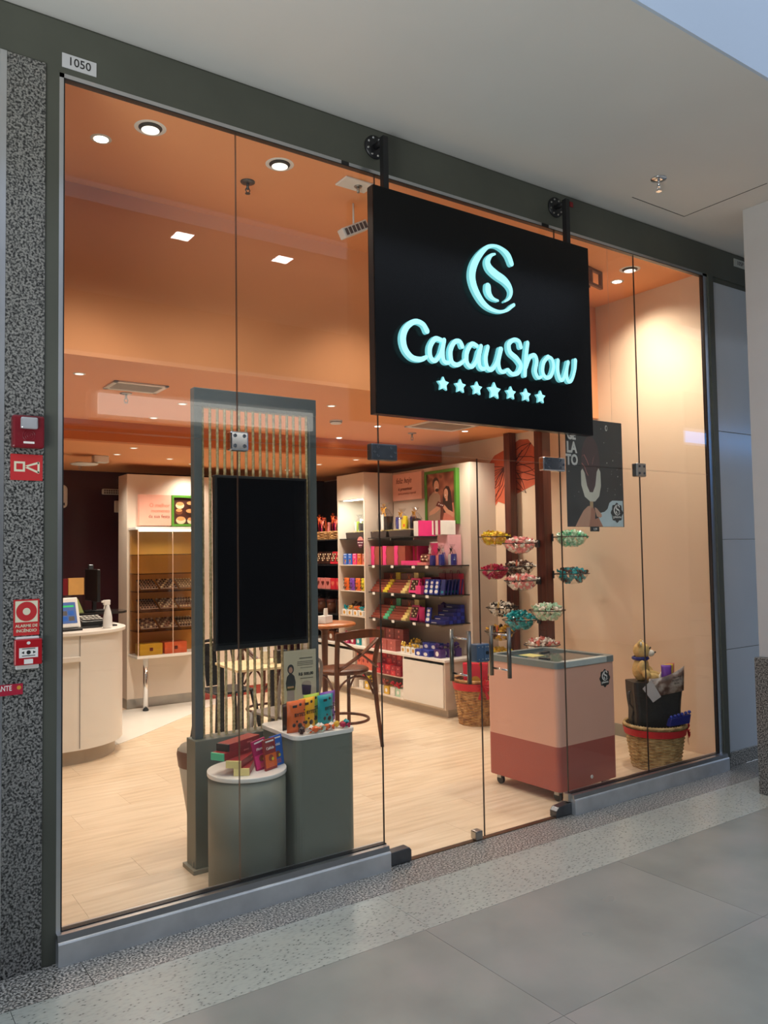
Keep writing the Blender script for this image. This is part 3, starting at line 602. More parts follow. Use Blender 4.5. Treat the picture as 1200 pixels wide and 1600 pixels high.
# ================================================================== FACADE PLATES AND ALARMS
def plate(name, label, cat, x0, x1, z0, z1, m, y0=-0.004, y1=-0.0003, bevel=0.0):
    t = thing(name, label, cat, ((x0+x1)/2, 0, z0))
    b = NB(); hx = (x1-x0)/2; box(b, -hx, hx, y0, y1, 0, z1-z0); obj('plate', b, m, t, bevel); return t
t = plate('number_plate', 'light grey plate reading 1050 on the dark header at top left', 'sign', 0.766, 0.905, 3.632, 3.692, mat('plate_grey', S(206, 206, 208), 0.4))
text_obj('plate_text', '1050', 0.050, M_ink, t, (0, -0.005, 0.030), sx=0.95)
t = plate('number_plate', 'small grey plate reading 105P on the header at far right', 'sign', 5.660, 5.822, 3.737, 3.797, mat('plate_grey2', S(178, 182, 176), 0.4))
text_obj('plate_text', '105P', 0.046, P_grey, t, (0, -0.005, 0.030), sx=0.95)
t = plate('red_sticker', 'tiny square red sticker on the header right of the sign bracket', 'sticker', 3.835, 3.865, 3.768, 3.800, C('sticker_red', 150, 16, 24))
GX = -0.0101
t = thing('alarm_siren', 'dark red fire alarm siren with clear strobe on the granite column', 'alarm', (0.637, GX, 2.025))
b = NB(); box(b, -0.058, 0.058, -0.045, -0.0003, 0, 0.128); obj('siren_body', b, M_firered2, t, 0.008)
b = NB(); box(b, -0.032, 0.030, -0.066, -0.044, 0.072, 0.118); obj('strobe_lens', b, mat('strobe', S(200, 200, 204), 0.1, 0.4), t, 0.006)
b = NB()
for k in range(3): lathe(b, [(0.008+0.008*k, 0), (0.0065+0.008*k, -0.002), (0.005+0.008*k, 0)], 16, (0, -0.0455, 0.048), axis='y', cap=False)
obj('speaker_grille', b, M_firered2, t)
b = NB(); box(b, -0.02, 0.02, -0.047, -0.0452, 0.016, 0.024); obj('name_strip', b, P_white, t)
t = plate('siren_sign', 'square red sign with white horn pictogram below the siren', 'sign', 0.578, 0.696, 1.900, 2.003, M_signred, GX-0.004, GX-0.0003)
b = NB()
y_ = GX-0.0045
for q in ([(-.046, .034), (-.006, .034), (-.006, .042), (-.046, .042)], [(-.046, .066), (-.006, .066), (-.006, .074), (-.046, .074)], [(-.046, .042), (-.038, .042), (-.038, .066), (-.046, .066)], [(-.014, .042), (-.006, .042), (-.006, .066), (-.014, .066)],
          [(-.006, .050), (.044, .028), (.048, .035), (.004, .054)], [(-.006, .058), (.004, .054), (.046, .068), (.044, .076)], [(.040, .031), (.048, .031), (.048, .074), (.040, .074)]): flat(b, q, y_, 0)
obj('horn_pictogram', b, M_signcream, t)
t = plate('alarm_sign', 'red sign reading ALARME DE INCÊNDIO with ring symbol', 'sign', 0.593, 0.687, 1.292, 1.432, M_signred, GX-0.004, GX-0.0003)
b = NB(); flat(b, [(-.041, .052), (.041, .052), (.041, .134), (-.041, .134)], GX-0.0044, 0); obj('cream_field', b, M_signcream, t)
b = NB(); flat(b, ell(0, .093, .038, .038, 28), GX-0.0048, 0); flat(b, ell(0, .093, .014, .014, 20), GX-0.0052, 1); obj('ring_symbol', b, [M_signred, M_signcream], t)
text_obj('sign_text', 'ALARME DE', 0.0155, M_signcream, t, (0, GX-0.0048, .037), bold=0.0003); text_obj('sign_text', 'INCÊNDIO', 0.0155, M_signcream, t, (0, GX-0.0048, .018), bold=0.0003)
t = thing('call_point', 'red manual fire call point with white label on the granite column', 'alarm', (0.642, GX, 1.163))
b = NB(); box(b, -0.042, 0.042, -0.018, -0.0003, 0.0, 0.125); obj('back_box', b, M_whitep, t, 0.003)
b = NB(); box(b, -0.05, 0.05, -0.036, -0.0182, 0.017, 0.117); obj('call_body', b, M_firered, t, 0.004)
b = NB(); box(b, -0.034, 0.034, -0.038, -0.0362, 0.046, 0.084); lb = obj('call_label', b, P_white, t)
b = NB(); flat(b, ell(0, .066, .008, .008, 14), -0.0384, 0); flat(b, [(-.026, .066), (-.016, .060), (-.016, .072)], -0.0384, 0); flat(b, [(.026, .066), (.016, .060), (.016, .072)], -0.0384, 0)
for z in (.052, .079): flat(b, [(-.024, z), (.024, z), (.024, z+.003), (-.024, z+.003)], -0.0384, 0)
obj('press_mark', b, M_ink, lb)
b = NB(); box(b, -0.016, 0.016, -0.038, -0.0362, 0.022, 0.040); obj('serial_label', b, P_white, t)
b = NB(); flat(b, ell(0, .102, .007, .006, 14), -0.0365, 0); obj('flame_mark', b, P_white, t)
t = plate('extinguisher_sign', 'dark red strip sign ending in ANTE at the left edge of the picture', 'sign', 0.40, 0.628, 1.066, 1.108, C('sign_crimson', 176, 36, 60), -0.018, -0.0145)
t.location.y = 0.002
text_obj('sign_text', 'HIDRANTE', 0.028, P_white, t, (0.024, -0.0185, .027), bold=0.0004, sx=0.74)
b = NB(); flat(b, ell(.100, .027, .008, .008, 12), -0.0185, 0); obj('sign_dot', b, P_gold, t)
text_obj('window_text', 'a', 0.075, P_white, nb_win, (0.532, -0.0008, 1.815))

# ================================================================== LEAF-THIN POSTER HUNG BEHIND THE GLASS
t = thing('gelato_poster', 'dark poster of a bitten ice lolly reading GELATO hung behind glass', 'poster', (4.108, 0.085, 1.735))
b = NB(); box(b, -0.275, 0.275, -0.0015, 0.0015, 0.0, 0.70); obj('poster_sheet', b, mat('poster_charcoal', S(50, 47, 46), 0.35, var=0.15, scale=6), t)
ly = -0.0018
def decal(name, items, mats, par, y=ly, step=0.0004):
    b = NB()
    for k, (mi, poly) in enumerate(items): flat(b, poly, y-step*k, mi)
    return obj(name, b, mats, par)
M_lolly = mat('lolly_chocolate', S(82, 54, 52), 0.4); M_core = mat('lolly_core', S(226, 216, 196), 0.5)
lol = ell(-0.045, .43, .088, .16, 18, 0, PI)+[(-0.133, .30), (-0.045, .20), (0.043, .30)]
U = [(-.140, .36), (-.125, .375), (-.105, .35), (-.085, .265), (-.06, .225), (-.03, .225), (-.005, .27), (.012, .36), (.03, .385), (.048, .36), (.05, .27), (.03, .20), (-.012, .165), (-.06, .165), (-.11, .195), (-.14, .27)]
decal('lolly_print', [(0, lol), (1, U)], [M_lolly, M_core], t)
decal('stick_print', [(0, [(-.062, .10), (-.03, .10), (-.03, .168), (-.062, .168)])], [C('stick_wood', 196, 156, 110)], t)
hand = [(-.205, .002), (-.17, .05), (-.125, .105), (-.08, .135), (-.055, .135), (-.052, .10), (-.06, .06), (-.075, .002)]
thumb = [(-.078, .002), (-.06, .06), (-.055, .12), (-.032, .128), (-.012, .10), (-.018, .05), (-.02, .002)]
fing = [(-.012, .10), (-.02, .128), (.0, .122), (.045, .085), (.05, .07), (.035, .06), (.0, .068)]
blob_ = [(.0, .002), (.03, .09), (.08, .10), (.11, .12), (.13, .16), (.16, .175), (.265, .175), (.265, .002)]
decal('hand_print', [(2, blob_), (1, [(-.02, .002), (-.02, .05), (.02, .06), (.06, .002)]), (0, hand), (1, thumb), (0, fing)], [P_skin, P_skin2, C('poster_mint', 206, 220, 222)], t)
sh = []
random.seed(3)
for k in range(46):
    x, z = random.uniform(-.26, .26), random.uniform(.12, .68); r = random.choice((.0015, .002, .0025, .004))
    if -0.15 < x < 0.06 and z > .16: continue
    if x > 0.05 and z < .19: continue
    a = random.uniform(0, 6)
    sh.append((0, [(x+r*math.cos(a+q)*s_, z+r*1.4*math.sin(a+q)) for q, s_ in ((0, 1), (1.6, .8), (3.1, 1), (4.6, .7))]))
sh.append((0, ell(.115, .655, .012, .02, 10))); sh.append((1, ell(.117, .655, .007, .013, 10)))
for pts in ([(-.13, .455), (-.11, .465), (-.085, .43), (-.07, .40)], [(.0, .475), (-.02, .45), (-.035, .405)], [(-.135, .41), (-.11, .39), (-.09, .35), (-.075, .33)]):
    for a, c_ in zip(pts, pts[1:]): sh.append((2, [(a[0], a[1]), (c_[0], c_[1]), (c_[0]+.003, c_[1]+.003), (a[0]+.003, a[1]+.003)]))
decal('crumb_print', sh, [P_white, mat('poster_charcoal', (0, 0, 0, 1)), P_rose], t, ly-0.002, 0.00002)['kind'] = 'stuff'
for s_, x, z, sz in (('GE', -.222, .615, .078), ('LA', -.222, .535, .098), ('TO', -.222, .455, .094)):
    text_obj('poster_text', s_, sz, P_white, t, (x, ly-0.001, z-.03), bold=0.0035, sx=0.82)
def badge(par, x, z, r, y, word, sz, rot=(PI/2, 0, 0), M=None):
    out = []
    for k in range(32):
        a = 2*PI*k/32; q = r*(1.0+0.10*math.cos(8*a))
        out.append((x+q*math.cos(a)*0.92, z+q*math.sin(a)))
    b = NB(); flat(b, out, y, 0); o = obj('badge_print', b, M_ink, par)
    b = NB(); k = r*1.1/0.38
    for s in EMBLEM: stroke(b, [(x+(xx-3.03)*k, z+r*0.28+(zz-3.11)*k, wd*k) for xx, zz, wd in s], y-0.0006, y-0.0004, n=3, cap=2)
    obj('badge_emblem', b, P_white, o)
    text_obj('badge_text', word, sz, P_white, o, (x, y-0.0006, z-r*0.45))
    return o
badge(t, .20, .095, .062, ly-0.003, 'gelateria', .024)
b = NB(); tube(b, [(-.24, 0, .70), (-.24, 0, 1.989)], 0.0008, 4); tube(b, [(.18, 0, .70), (.18, 0, 1.989)], 0.0008, 4); obj('hanging_thread', b, M_cable, t)
b = NB(); box(b, -.06, .02, -.004, .004, -.03, -.0002); obj('price_clip', b, M_ink, t)
text_obj('price_text', '1.99', .022, P_white, t, (-.02, -.0048, -.015))

# ================================================================== ROPE SCREEN WITH TV
t = thing('rope_screen', 'tall green-grey screen of vertical jute ropes on a solid base', 'room divider', (1.90, 0.565, 0))
b = NB(); box(b, -0.368, 0.368, -0.06, 0.06, 0.02, 0.655); obj('base_box', b, M_taupe2, t, 0.004)
b = NB(); box(b, -0.385, 0.385, -0.075, 0.075, 0.0, 0.022); box(b, -0.372, -0.3681, -0.035, -0.02, 0.022, 0.05); obj('foot_plate', b, M_taupe, t, 0.003)
for x in (-0.332, 0.353):
    b = NB(); box(b, x-0.022, x+0.022, -0.025, 0.025, 0.655, 2.37); obj('post', b, M_greypost, t, 0.003)
b = NB(); box(b, -0.354, 0.375, -0.027, 0.027, 2.37, 2.467); obj('top_beam', b, M_greypost, t, 0.003)
def rope_bm(z0, z1, r=0.0082, pitch=0.055):
    b = NB(); n = int((z1-z0)/0.008); prof = 9; rings = []
    for i in range(n+1):
        z = z0+(z1-z0)*i/n; ph = 2*PI*z/pitch; ring = []
        for k in range(prof):
            a = 2*PI*k/prof; rr = r*(0.80+0.26*abs(math.cos(1.5*a)))
            ring.append(b.verts.new((rr*math.cos(a+ph), rr*math.sin(a+ph), z)))
        rings.append(ring)
    for a, c in zip(rings, rings[1:]):
        for k in range(prof): f = b.faces.new((a[k], a[(k+1) % prof], c[(k+1) % prof], c[k])); f.smooth = True
    return b
rope0 = None
for i in range(16):
    x = -0.298+i*0.0415
    if i == 0: rope0 = obj('rope', rope_bm(0.655, 2.37), M_rope, t); rope0.location = (x, 0, 0)
    else:
        o = rope0.copy(); COL.objects.link(o); o.parent = t; o.location = (x, 0.002*math.sin(i*3.1), 0); o.rotation_euler = (0, 0, i*1.3)
tv = thing('television', 'slim black portrait television hung on the rope screen', 'television', (1.906, 0.50, 1.10))
b = NB(); box(b, -0.272, 0.272, -0.018, 0.018, 0.0, 0.908); obj('tv_body', b, M_black, tv, 0.004)
b = NB(); box(b, -0.258, 0.258, -0.0192, -0.0181, 0.026, 0.894); obj('tv_screen', b, M_screen, tv)
b = NB(); box(b, -0.15, 0.15, 0.018, 0.045, 0.25, 0.65); obj('tv_mount', b, M_blackm, tv)
text_obj('tv_mark', 'AOC', 0.014, P_grey, tv, (0.266, -0.0186, 0.50), rot=(PI/2, PI/2, 0))
# flip-top bin behind the screen
t = thing('waste_bin', 'beige tapered waste bin with brown swing lid behind the rope screen', 'bin', (1.735, 0.90, 0))
b = NB(); lathe(b, [(0.065, 0.0), (0.135, 0.44)], 24); obj('bin_body', b, mat('bin_beige', S(188, 176, 158), 0.4), t)
b = NB(); lathe(b, [(0.137, 0.43), (0.146, 0.50), (0.142, 0.52)], 24, cap=False); obj('bin_rim', b, C('bin_brown', 120, 84, 68), t)
b = NB(); lathe(b, [(0.142, 0.512), (0.125, 0.54), (0.08, 0.555), (0.0, 0.56)], 24, cap=False); obj('bin_lid', b, mat('bin_lid', S(150, 142, 128), 0.35), t)

# ================================================================== PEDESTALS
t = thing('round_pedestal', 'low round taupe pedestal with white top by the glass', 'pedestal', (1.686, 0.228, 0))
b = NB(); lathe(b, [(0.186, 0.0), (0.186, 0.535)], 56); obj('pedestal_body', b, M_taupe2, t)
b = NB(); lathe(b, [(0.191, 0.5352), (0.191, 0.556)], 56); obj('pedestal_top', b, M_white, t, 0.003)
t = thing('square_pedestal', 'taller green-grey pedestal with rounded corners and white top', 'pedestal', (2.055, 0.285, 0))
b = NB(); prism(b, rrect(-0.172, 0.172, -0.195, 0.20, 0.045), 0.0, 0.680, 'xy', smooth=False); obj('pedestal_body', b, M_taupe2, t)
b = NB(); prism(b, rrect(-0.178, 0.178, -0.201, 0.206, 0.05), 0.6802, 0.702, 'xy'); obj('pedestal_top', b, M_white, t, 0.003)
# long boxes on the round pedestal
def long_box(label, loc, rz, cap, L_=0.27, w_=0.074, h_=0.034, tilt=0.0):
    t = thing('chocolate_box', label, 'box', loc, rz, 'long chocolate boxes on the round pedestal')
    t.rotation_euler = (0, tilt, rz)
    b = NB(); box(b, -L_/2+0.010, L_/2, -w_/2, w_/2, 0, h_); obj('box_sleeve', b, P_crimbox, t, 0.001)
    b = NB(); box(b, -L_/2, -L_/2+0.0099, -w_/2, w_/2, 0, h_); obj('box_end', b, cap, t, 0.001)
    text_obj('box_print', 'intense', 0.014, P_rose, t, (0.04, -w_/2-0.0004, h_/2))
    return t
P_crimbox = C('brick_box', 148, 48, 48)
PT = 0.5562
long_box('lowest long red box with butter end, pointing at the glass', (1.672, 0.215, PT), 0.98, P_cream, 0.24)
long_box('second long red box with butter end, crossing the lowest one', (1.660, 0.225, PT+0.0345), 0.78, P_cream, 0.24)
long_box('long red box with mint green end, third up the pile', (1.640, 0.262, PT+0.069), 0.50, P_mint, 0.28)
long_box('long red box with black end, topmost of the pile', (1.660, 0.268, PT+0.1035), 0.46, P_dkgrey, 0.24)
def tablet(label, loc, rz, back, front, word, w_=0.085, h_=0.145, lean=-0.12, roll=0.0, grp='chocolate tablets standing on the round pedestal'):
    t = thing('chocolate_tablet', label, 'chocolate', loc, rz, grp); t.rotation_euler = (lean, roll, rz)
    b = NB(); box(b, -w_/2, w_/2, 0.0, 0.012, 0, h_); obj('tablet_pack', b, back, t, 0.0015)
    decal('front_print', [(0, [(-w_/2+.001, .012), (w_/2-.001, .012), (w_/2-.001, h_*0.52), (-w_/2+.001, h_*0.52)]), (1, [(-w_*.36, h_*.90), (w_*.36, h_*.90), (w_*.36, h_*.95), (-w_*.36, h_*.95)]), (2, ell(0, h_*.38, .018, .016, 10)), (3, ell(.012, h_*.34, .009, .008, 8))], [front, P_white, P_brown, P_yel], t, -0.0004)
    text_obj('tablet_text', word, 0.019, P_white, t, (0, -0.0012, h_*0.70))
    for q in (.20, .14, .09): 
        pass
    decal('fine_print', [(0, [(-w_*.22, h_*q), (w_*.22, h_*q), (w_*.22, h_*q+.003), (-w_*.22, h_*q+.003)]) for q in (.20, .15, .10)], [P_salmon], t, -0.002)
    return t
tablet('magenta chocolate tablet tilted at left of the three', (1.742, 0.157, PT), 0.30, P_mag, P_pink, 'Plume', roll=-0.14)
tablet('brown and orange chocolate tablet, front one of the three', (1.772, 0.130, PT), 0.42, P_crimbox, P_orange, 'Caldelu')
tablet('blue chocolate tablet, right one of the three on the pedestal', (1.832, 0.175, PT), 0.42, P_blue, P_blue, 'Indaiá')
# pouches on the square pedestal
def pouch_bm(w_, h_, d_, nx=6, nz=7):
    b = NB(); F, K = [], []
    for j in range(nz+1):
        v = j/nz; rowf, rowk = [], []
        for i in range(nx+1):
            u = i/nx; bul = d_*0.5*(math.sin(PI*u)**0.7)*(math.sin(PI*min(1, 0.12+v*0.88))**0.6)
            if j == nz: bul = 0.001
            ww = w_*(1-0.05*math.sin(PI*v)); x = (u-0.5)*ww; z = v*h_
            wob = 0.002*math.sin(7*u+5*v)
            rowf.append(b.verts.new((x, -bul+wob*(j < nz), z))); rowk.append(b.verts.new((x, bul*0.8+0.0005, z)))
        F.append(rowf); K.append(rowk)
    for G in (F, K):
        for j in range(nz):
            for i in range(nx): f = b.faces.new((G[j][i], G[j][i+1], G[j+1][i+1], G[j+1][i])); f.smooth = True
    for j in range(nz):
        for i in (0, nx): b.faces.new((F[j][i], F[j+1][i], K[j+1][i], K[j][i]))
    for i in range(nx):
        for j in (0, nz): b.faces.new((F[j][i], F[j][i+1], K[j][i+1], K[j][i]))
    return b
def pouch(label, loc, rz, m, grp, w_=0.105, h_=0.155, d_=0.05, word=None, lean=0.0, mouth=P_choc):
    t = thing('snack_pouch', label, 'pouch', loc, rz, grp); t.rotation_euler = (lean, 0, rz)
    obj('pouch_body', pouch_bm(w_, h_, d_), m, t)
    if word:
        text_obj('pouch_text', word, 0.024, M_ink, t, (0.004, -d_*0.5-0.003, h_*0.56), bold=0.0004)
        b = NB()
        for x, z, r in ((-.03, .25, .010), (.005, .22, .013), (.030, .30, .006), (.012, .88, .008), (-.012, .36, .006), (.033, .70, .004)):
            lathe(b, [(r, 0), (r*0.7, -0.003), (0, -0.0035)], 10, (x, -d_*0.5*(0.82 if z > .8 else 1.0)-0.001, z*h_), axis='y', cap=False)
        obj('chocolate_print', b, P_choc, t)
        decal('logo_print', [(0, [(-.036, .80*h_), (-.010, .80*h_), (-.010, .88*h_), (-.036, .88*h_)])], [M_ink], t, -d_*0.42-0.003)
    return t
SQ = 0.7022; gp = 'BYTES pouches standing on the square pedestal'
for k, (lb, x, y, m, rz) in enumerate((('orange BYTES pouch, leftmost and nearest on the white top', 1.938, 0.190, P_orange, 0.10), ('yellow BYTES pouch between the orange and lime ones', 2.018, 0.222, C('golden_pouch', 246, 180, 8), 0.25),
        ('lime green BYTES pouch behind the yellow and teal ones', 2.088, 0.300, P_lime, 0.25), ('teal BYTES pouch right of the lime one', 2.140, 0.245, P_teal, 0.25), ('purple BYTES pouch, rightmost and half hidden', 2.192, 0.310, P_purple, 0.25))):
    pouch(lb, (x, y, SQ), rz, m, gp, w_=0.112, word='BYTES')
def candy_bm(s=1.0, jit=0.16, tails=True):
    b = NB(); ball(b, (0, 0, 0.0125*s), 0.0125*s, sub=1, jitter=jit)
    if tails:
        for sx in (-1, 1):
            v0 = b.verts.new((sx*0.010*s, 0, 0.0125*s)); pts = [b.verts.new((sx*0.024*s, 0.010*s*math.cos(a), 0.0125*s+0.010*s*math.sin(a))) for a in (0.3, 1.6, 2.9, 4.2, 5.4)]
            for a, c in zip(pts, pts[1:]): b.faces.new((v0, a, c))
    return b
def loose_candy(label, x, y, m, rz): 
    t = tag(obj('wrapped_bonbon', candy_bm(1.5), m), label, 'candy', 'loose bonbons on the square pedestal'); t.location = (x, y, SQ); t.rotation_euler = (0, 0, rz)
for lb, x, y, m, rz in (('brown and white wrapped bonbon at the left front of the pedestal', 1.935, 0.128, P_darkfoil, 1), ('white wrapped bonbon in front of the yellow pouch', 1.985, 0.118, P_whitefoil, 0.4), ('green wrapped bonbon beside the orange one', 2.018, 0.125, P_mintfoil, 2),
        ('orange wrapped bonbon at the front edge of the pedestal', 1.998, 0.100, P_orange, 0.2), ('white wrapped bonbon below the lime pouch', 2.052, 0.138, P_whitefoil, 1.4), ('small orange bonbon right of the white one', 2.075, 0.118, P_orange, 2.4),
        ('silver wrapped bonbon in front of the teal pouch', 2.100, 0.128, P_whitefoil, 0.9), ('gold wrapped bonbon before the purple pouch', 2.145, 0.140, P_goldfoil, 0.1), ('cherry red foil bonbon near the right corner', 2.165, 0.112, P_redfoil, 2.2), ('teal foil bonbon at the right corner of the pedestal', 2.200, 0.135, P_tealfoil, 1.1)):
    loose_candy(lb, x, y, m, rz)
# menu holder with print
t = thing('menu_holder', 'clear acrylic stand holding a beige flyer with a standing woman', 'sign holder', (2.10, 0.44, SQ), 0.0)
b = NB(); box(b, -0.103, 0.103, -0.004, -0.002, 0.0, 0.375); box(b, -0.103, 0.103, 0.002, 0.004, 0.0, 0.38); box(b, -0.103, 0.103, -0.05, 0.004, 0.0, 0.003); obj('acrylic_stand', b, M_acry, t)
b = NB(); box(b, -0.098, 0.098, -0.0012, 0.0012, 0.004, 0.37); fl = obj('flyer_sheet', b, mat('flyer_beige', S(222, 208, 178), 0.5, var=0.04, scale=3), t)
hair = ell(-.058, .272, .020, .026, 14); face = ell(-.058, .268, .012, .016, 12)
body = [(-.083, .16), (-.088, .20), (-.080, .235), (-.066, .248), (-.050, .248), (-.036, .235), (-.028, .20), (-.033, .16)]
legs = [(-.080, .16), (-.036, .16), (-.036, .10), (-.040, .02), (-.050, .02), (-.056, .10), (-.062, .10), (-.066, .02), (-.076, .02), (-.082, .10)]
handp = [(-.078, .172), (-.040, .172), (-.040, .182), (-.078, .182)]
bowl = [(.012, .13), (.062, .12), (.068, .175), (.008, .185)]
decal('person_print', [(2, legs), (0, body), (1, handp), (0, hair), (1, face), (3, ell(.038, .185, .030, .018, 12)), (0, bowl)], [P_dkgrey, P_skin, C('mauve_trousers', 176, 156, 156), C('gift_beige', 190, 170, 150)], t, -0.0016, 0.00005)
decal('flyer_lines', [(0, [(x0, z), (x1, z), (x1, z+h), (x0, z+h)]) for x0, x1, z, h in ((-.005, .075, .322, .006), (-.018, .08, .305, .004), (-.018, .08, .296, .004), (-.018, .08, .287, .004), (.0, .075, .272, .003), (.012, .065, .105, .003), (.012, .065, .098, .003), (.0, .08, .215, .004))], [C('flyer_ink', 120, 110, 96)], t, -0.0017, 0.00002)
text_obj('flyer_text', 'R$ 500,00', 0.022, P_dkgrey, t, (.035, -.0022, .24), bold=0.0006)
t = tag(obj('dark_pouch', pouch_bm(0.09, 0.13, 0.04), P_choc), 'dark brown pouch standing behind the orange pouch', 'pouch'); t.location = (1.93, 0.275, SQ); t.rotation_euler = (0, 0, 0.6)

# ================================================================== FREEZER
t = thing('chest_freezer', 'blush and terracotta ice cream chest freezer on castors', 'freezer', (4.05, 0.475, 0), 0.03)
hx, hy = 0.288, 0.315
b = NB(); prism(b, rrect(-hx, hx, -hy, hy, 0.03, 4), 0.072, 0.350, 'xy'); obj('lower_band', b, M_rosefr, t)
b = NB(); prism(b, rrect(-hx, hx, -hy, hy, 0.03, 4), 0.3502, 0.838, 'xy'); obj('freezer_body', b, M_pinkfr, t)
b = NB()
o_, i_ = rrect(-hx-.006, hx+.006, -hy-.006, hy+.006, 0.04, 5), rrect(-hx+.045, hx-.045, -hy+.04, hy-.04, 0.02, 5)
for z0, z1 in ((0.8382, 0.878),):
    for P_, flip in ((o_, 0), (i_, 1)):
        for k in range(len(P_)):
            a, c = P_[k], P_[(k+1) % len(P_)]; quad(b, [(a[0], a[1], z0), (c[0], c[1], z0), (c[0], c[1], z1), (a[0], a[1], z1)])
    for z in (z0, z1):
        for k in range(len(o_)):
            a, c, d, e = o_[k], o_[(k+1) % len(o_)], i_[(k+1) % len(o_)], i_[k]; quad(b, [(a[0], a[1], z), (c[0], c[1], z), (d[0], d[1], z), (e[0], e[1], z)])
obj('lid_frame', b, M_freezgrey, t)
b = NB(); box(b, -hx+.08, hx-.09, -hy-.008, -hy+.042, 0.840, 0.8795); obj('front_rim', b, M_fgrey2, t, 0.004)
for y0, y1, z, nm in ((-hy+.04, 0.02, 0.871, 'left'), (-0.02, hy-.04, 0.863, 'right')):
    b = NB(); box(b, -hx+.045, hx-.045, y0, y1, z-.004, z); gl_ = obj('glass_lid', b, mat('dark_lid_glass', S(70, 78, 80), 0.06), t)
    b = NB(); prism(b, rrect(-0.045, 0.045, -0.016, 0.016, 0.014), z+.0003, z+.008, 'xy'); h = obj('lid_handle', b, M_blackm, gl_, 0.002); h.location = (-0.16 if nm == 'left' else .13, (y0+y1)/2+0.03, 0); h.rotation_euler = (0, 0, 1.57 if nm == 'left' else 0.2)
b = NB(); box(b, -.10, .02, 0.06, 0.2, 0.8632, 0.8636); obj('price_sheet', b, C('price_yellow', 214, 206, 130), t)
o = badge(t, .180, .735, .056, -hy-.0008, 'gelateria', .020)
b = NB(); lathe(b, [(0.012, 0), (0.012, -.004), (0.006, -.004), (0.005, 0)], 14, (.02, -hy-.0002, .120), axis='y'); obj('drain_cap', b, P_white, t)
for sx in (-1, 1):
    for sy in (-1, 1):
        b = NB(); cyl(b, (sx*.235-.011, sy*.255, .028), .028, .022, 16, 'x'); wl = obj('castor', b, M_black, t)
        b = NB(); box(b, sx*.235-.018, sx*.235+.018, sy*.255-.018, sy*.255+.018, .040, .0715); obj('castor_fork', b, M_steel, wl)

# ================================================================== WICKER BASKETS
def wicker(bm, r0, r1, h, rows, n=48, stakes=24, amp=0.004, rad=None):
    for j in range(rows):
        v = (j+.5)/rows; R = r0+(r1-r0)*v; z = h*v; rr = rad or h/rows*0.56
        tube(bm, [((R+amp*math.cos(stakes/2*a+PI*(j % 2)))*math.cos(a), (R+amp*math.cos(stakes/2*a+PI*(j % 2)))*math.sin(a), z) for a in [2*PI*k/n for k in range(n)]], rr, 5, True)
def basket(label, loc, m, r0, r1, h):
    t = thing('wicker_basket', label, 'basket', loc)
    b = NB(); wicker(b, r0, r1, h, int(h/0.0125)); obj('weave', b, m, t, stuff=True)
    b = NB(); lathe(b, [(0, 0.004), (r0-.004, 0.004), (r1-.008, h)], 32, cap=False); obj('liner', b, mat('basket_inside', S(96, 66, 38), 0.8), t)
    b = NB(); tube(b, [((r1+.004)*math.cos(2*PI*k/40), (r1+.004)*math.sin(2*PI*k/40), h+.006) for k in range(40)], 0.011, 8, True)
    for k in range(60):
        a = 2*PI*k/60; tube(b, [((r1+.014)*math.cos(a), (r1+.014)*math.sin(a), h-.004), ((r1+.004)*math.cos(a+.08), (r1+.004)*math.sin(a+.08), h+.019), ((r1-.006)*math.cos(a+.16), (r1-.006)*math.sin(a+.16), h-.002)], .004, 4)
    obj('rim_braid', b, m, t)
    b = NB(); rA, rB = r0+(r1-r0)*.80+.014, r1+.015
    lathe(b, [(rA, h*.80), (rB, h*.965)], 40, cap=False); obj('ribbon', b, M_red, t)
    return t
def bow(par, loc, r, m, name='bow', rz=0.0):
    b = NB()
    random.seed(5)
    for k in range(9):
        a = 2*PI*k/9+random.uniform(-.2, .2); q = r*random.uniform(.8, 1.1)
        P_ = [Vector((0, 0, 0)), Vector((q*.6*math.cos(a-.35), -r*.35, q*.6*math.sin(a-.35))), Vector((q*math.cos(a), -r*.2, q*math.sin(a))), Vector((q*.6*math.cos(a+.35), -r*.1, q*.6*math.sin(a+.35)))]
        quad(b, P_)
    for sx in (-1, 1): quad(b, [(0, -.002, 0), (sx*r*.15, -.004, 0), (sx*r*.75, -.006, -r*1.5), (sx*r*.35, -.006, -r*1.6)])
    o = obj(name, b, m, par); o.location = loc; o.rotation_euler = (0, 0, rz); return o
bR = basket('pale wicker basket with red ribbon at the right of the window', (5.00, 0.355, 0), M_wicker2, 0.165, 0.212, 0.30)
bow(bR, (0.15, -0.165, 0.262), 0.062, M_red, rz=0.7)
bL = basket('brown wicker basket with red ribbon behind the freezer', (4.95, 2.26, 0), M_wicker, 0.165, 0.212, 0.40)
bow(bL, (-0.10, -0.205, 0.37), 0.075, M_red, rz=-0.5)
t = thing('gift_bag', 'red gift bag with gold handles standing in the brown basket', 'gift bag', (4.93, 2.25, 0.17), -0.75)
b = NB(); prism(b, [(-.10, 0), (.10, 0), (.115, .38), (-.115, .38)], -.05, .05, 'xz'); obj('bag_body', b, C('red_bag', 214, 30, 58), t)
b = NB()
for y in (-.051, .051): tube(b, [(-.04, y, .36), (-.035, y*1.3, .44), (0, y*1.4, .47), (.035, y*1.3, .44), (.04, y, .36)], .004, 6)
obj('bag_handle', b, P_gold, t)
decal('bag_print', [(0, ell(0, .22, .045, .05, 16)), (0, [(-.07, .10), (.07, .10), (.07, .115), (-.07, .115)])], [P_gold], t, -.0506)
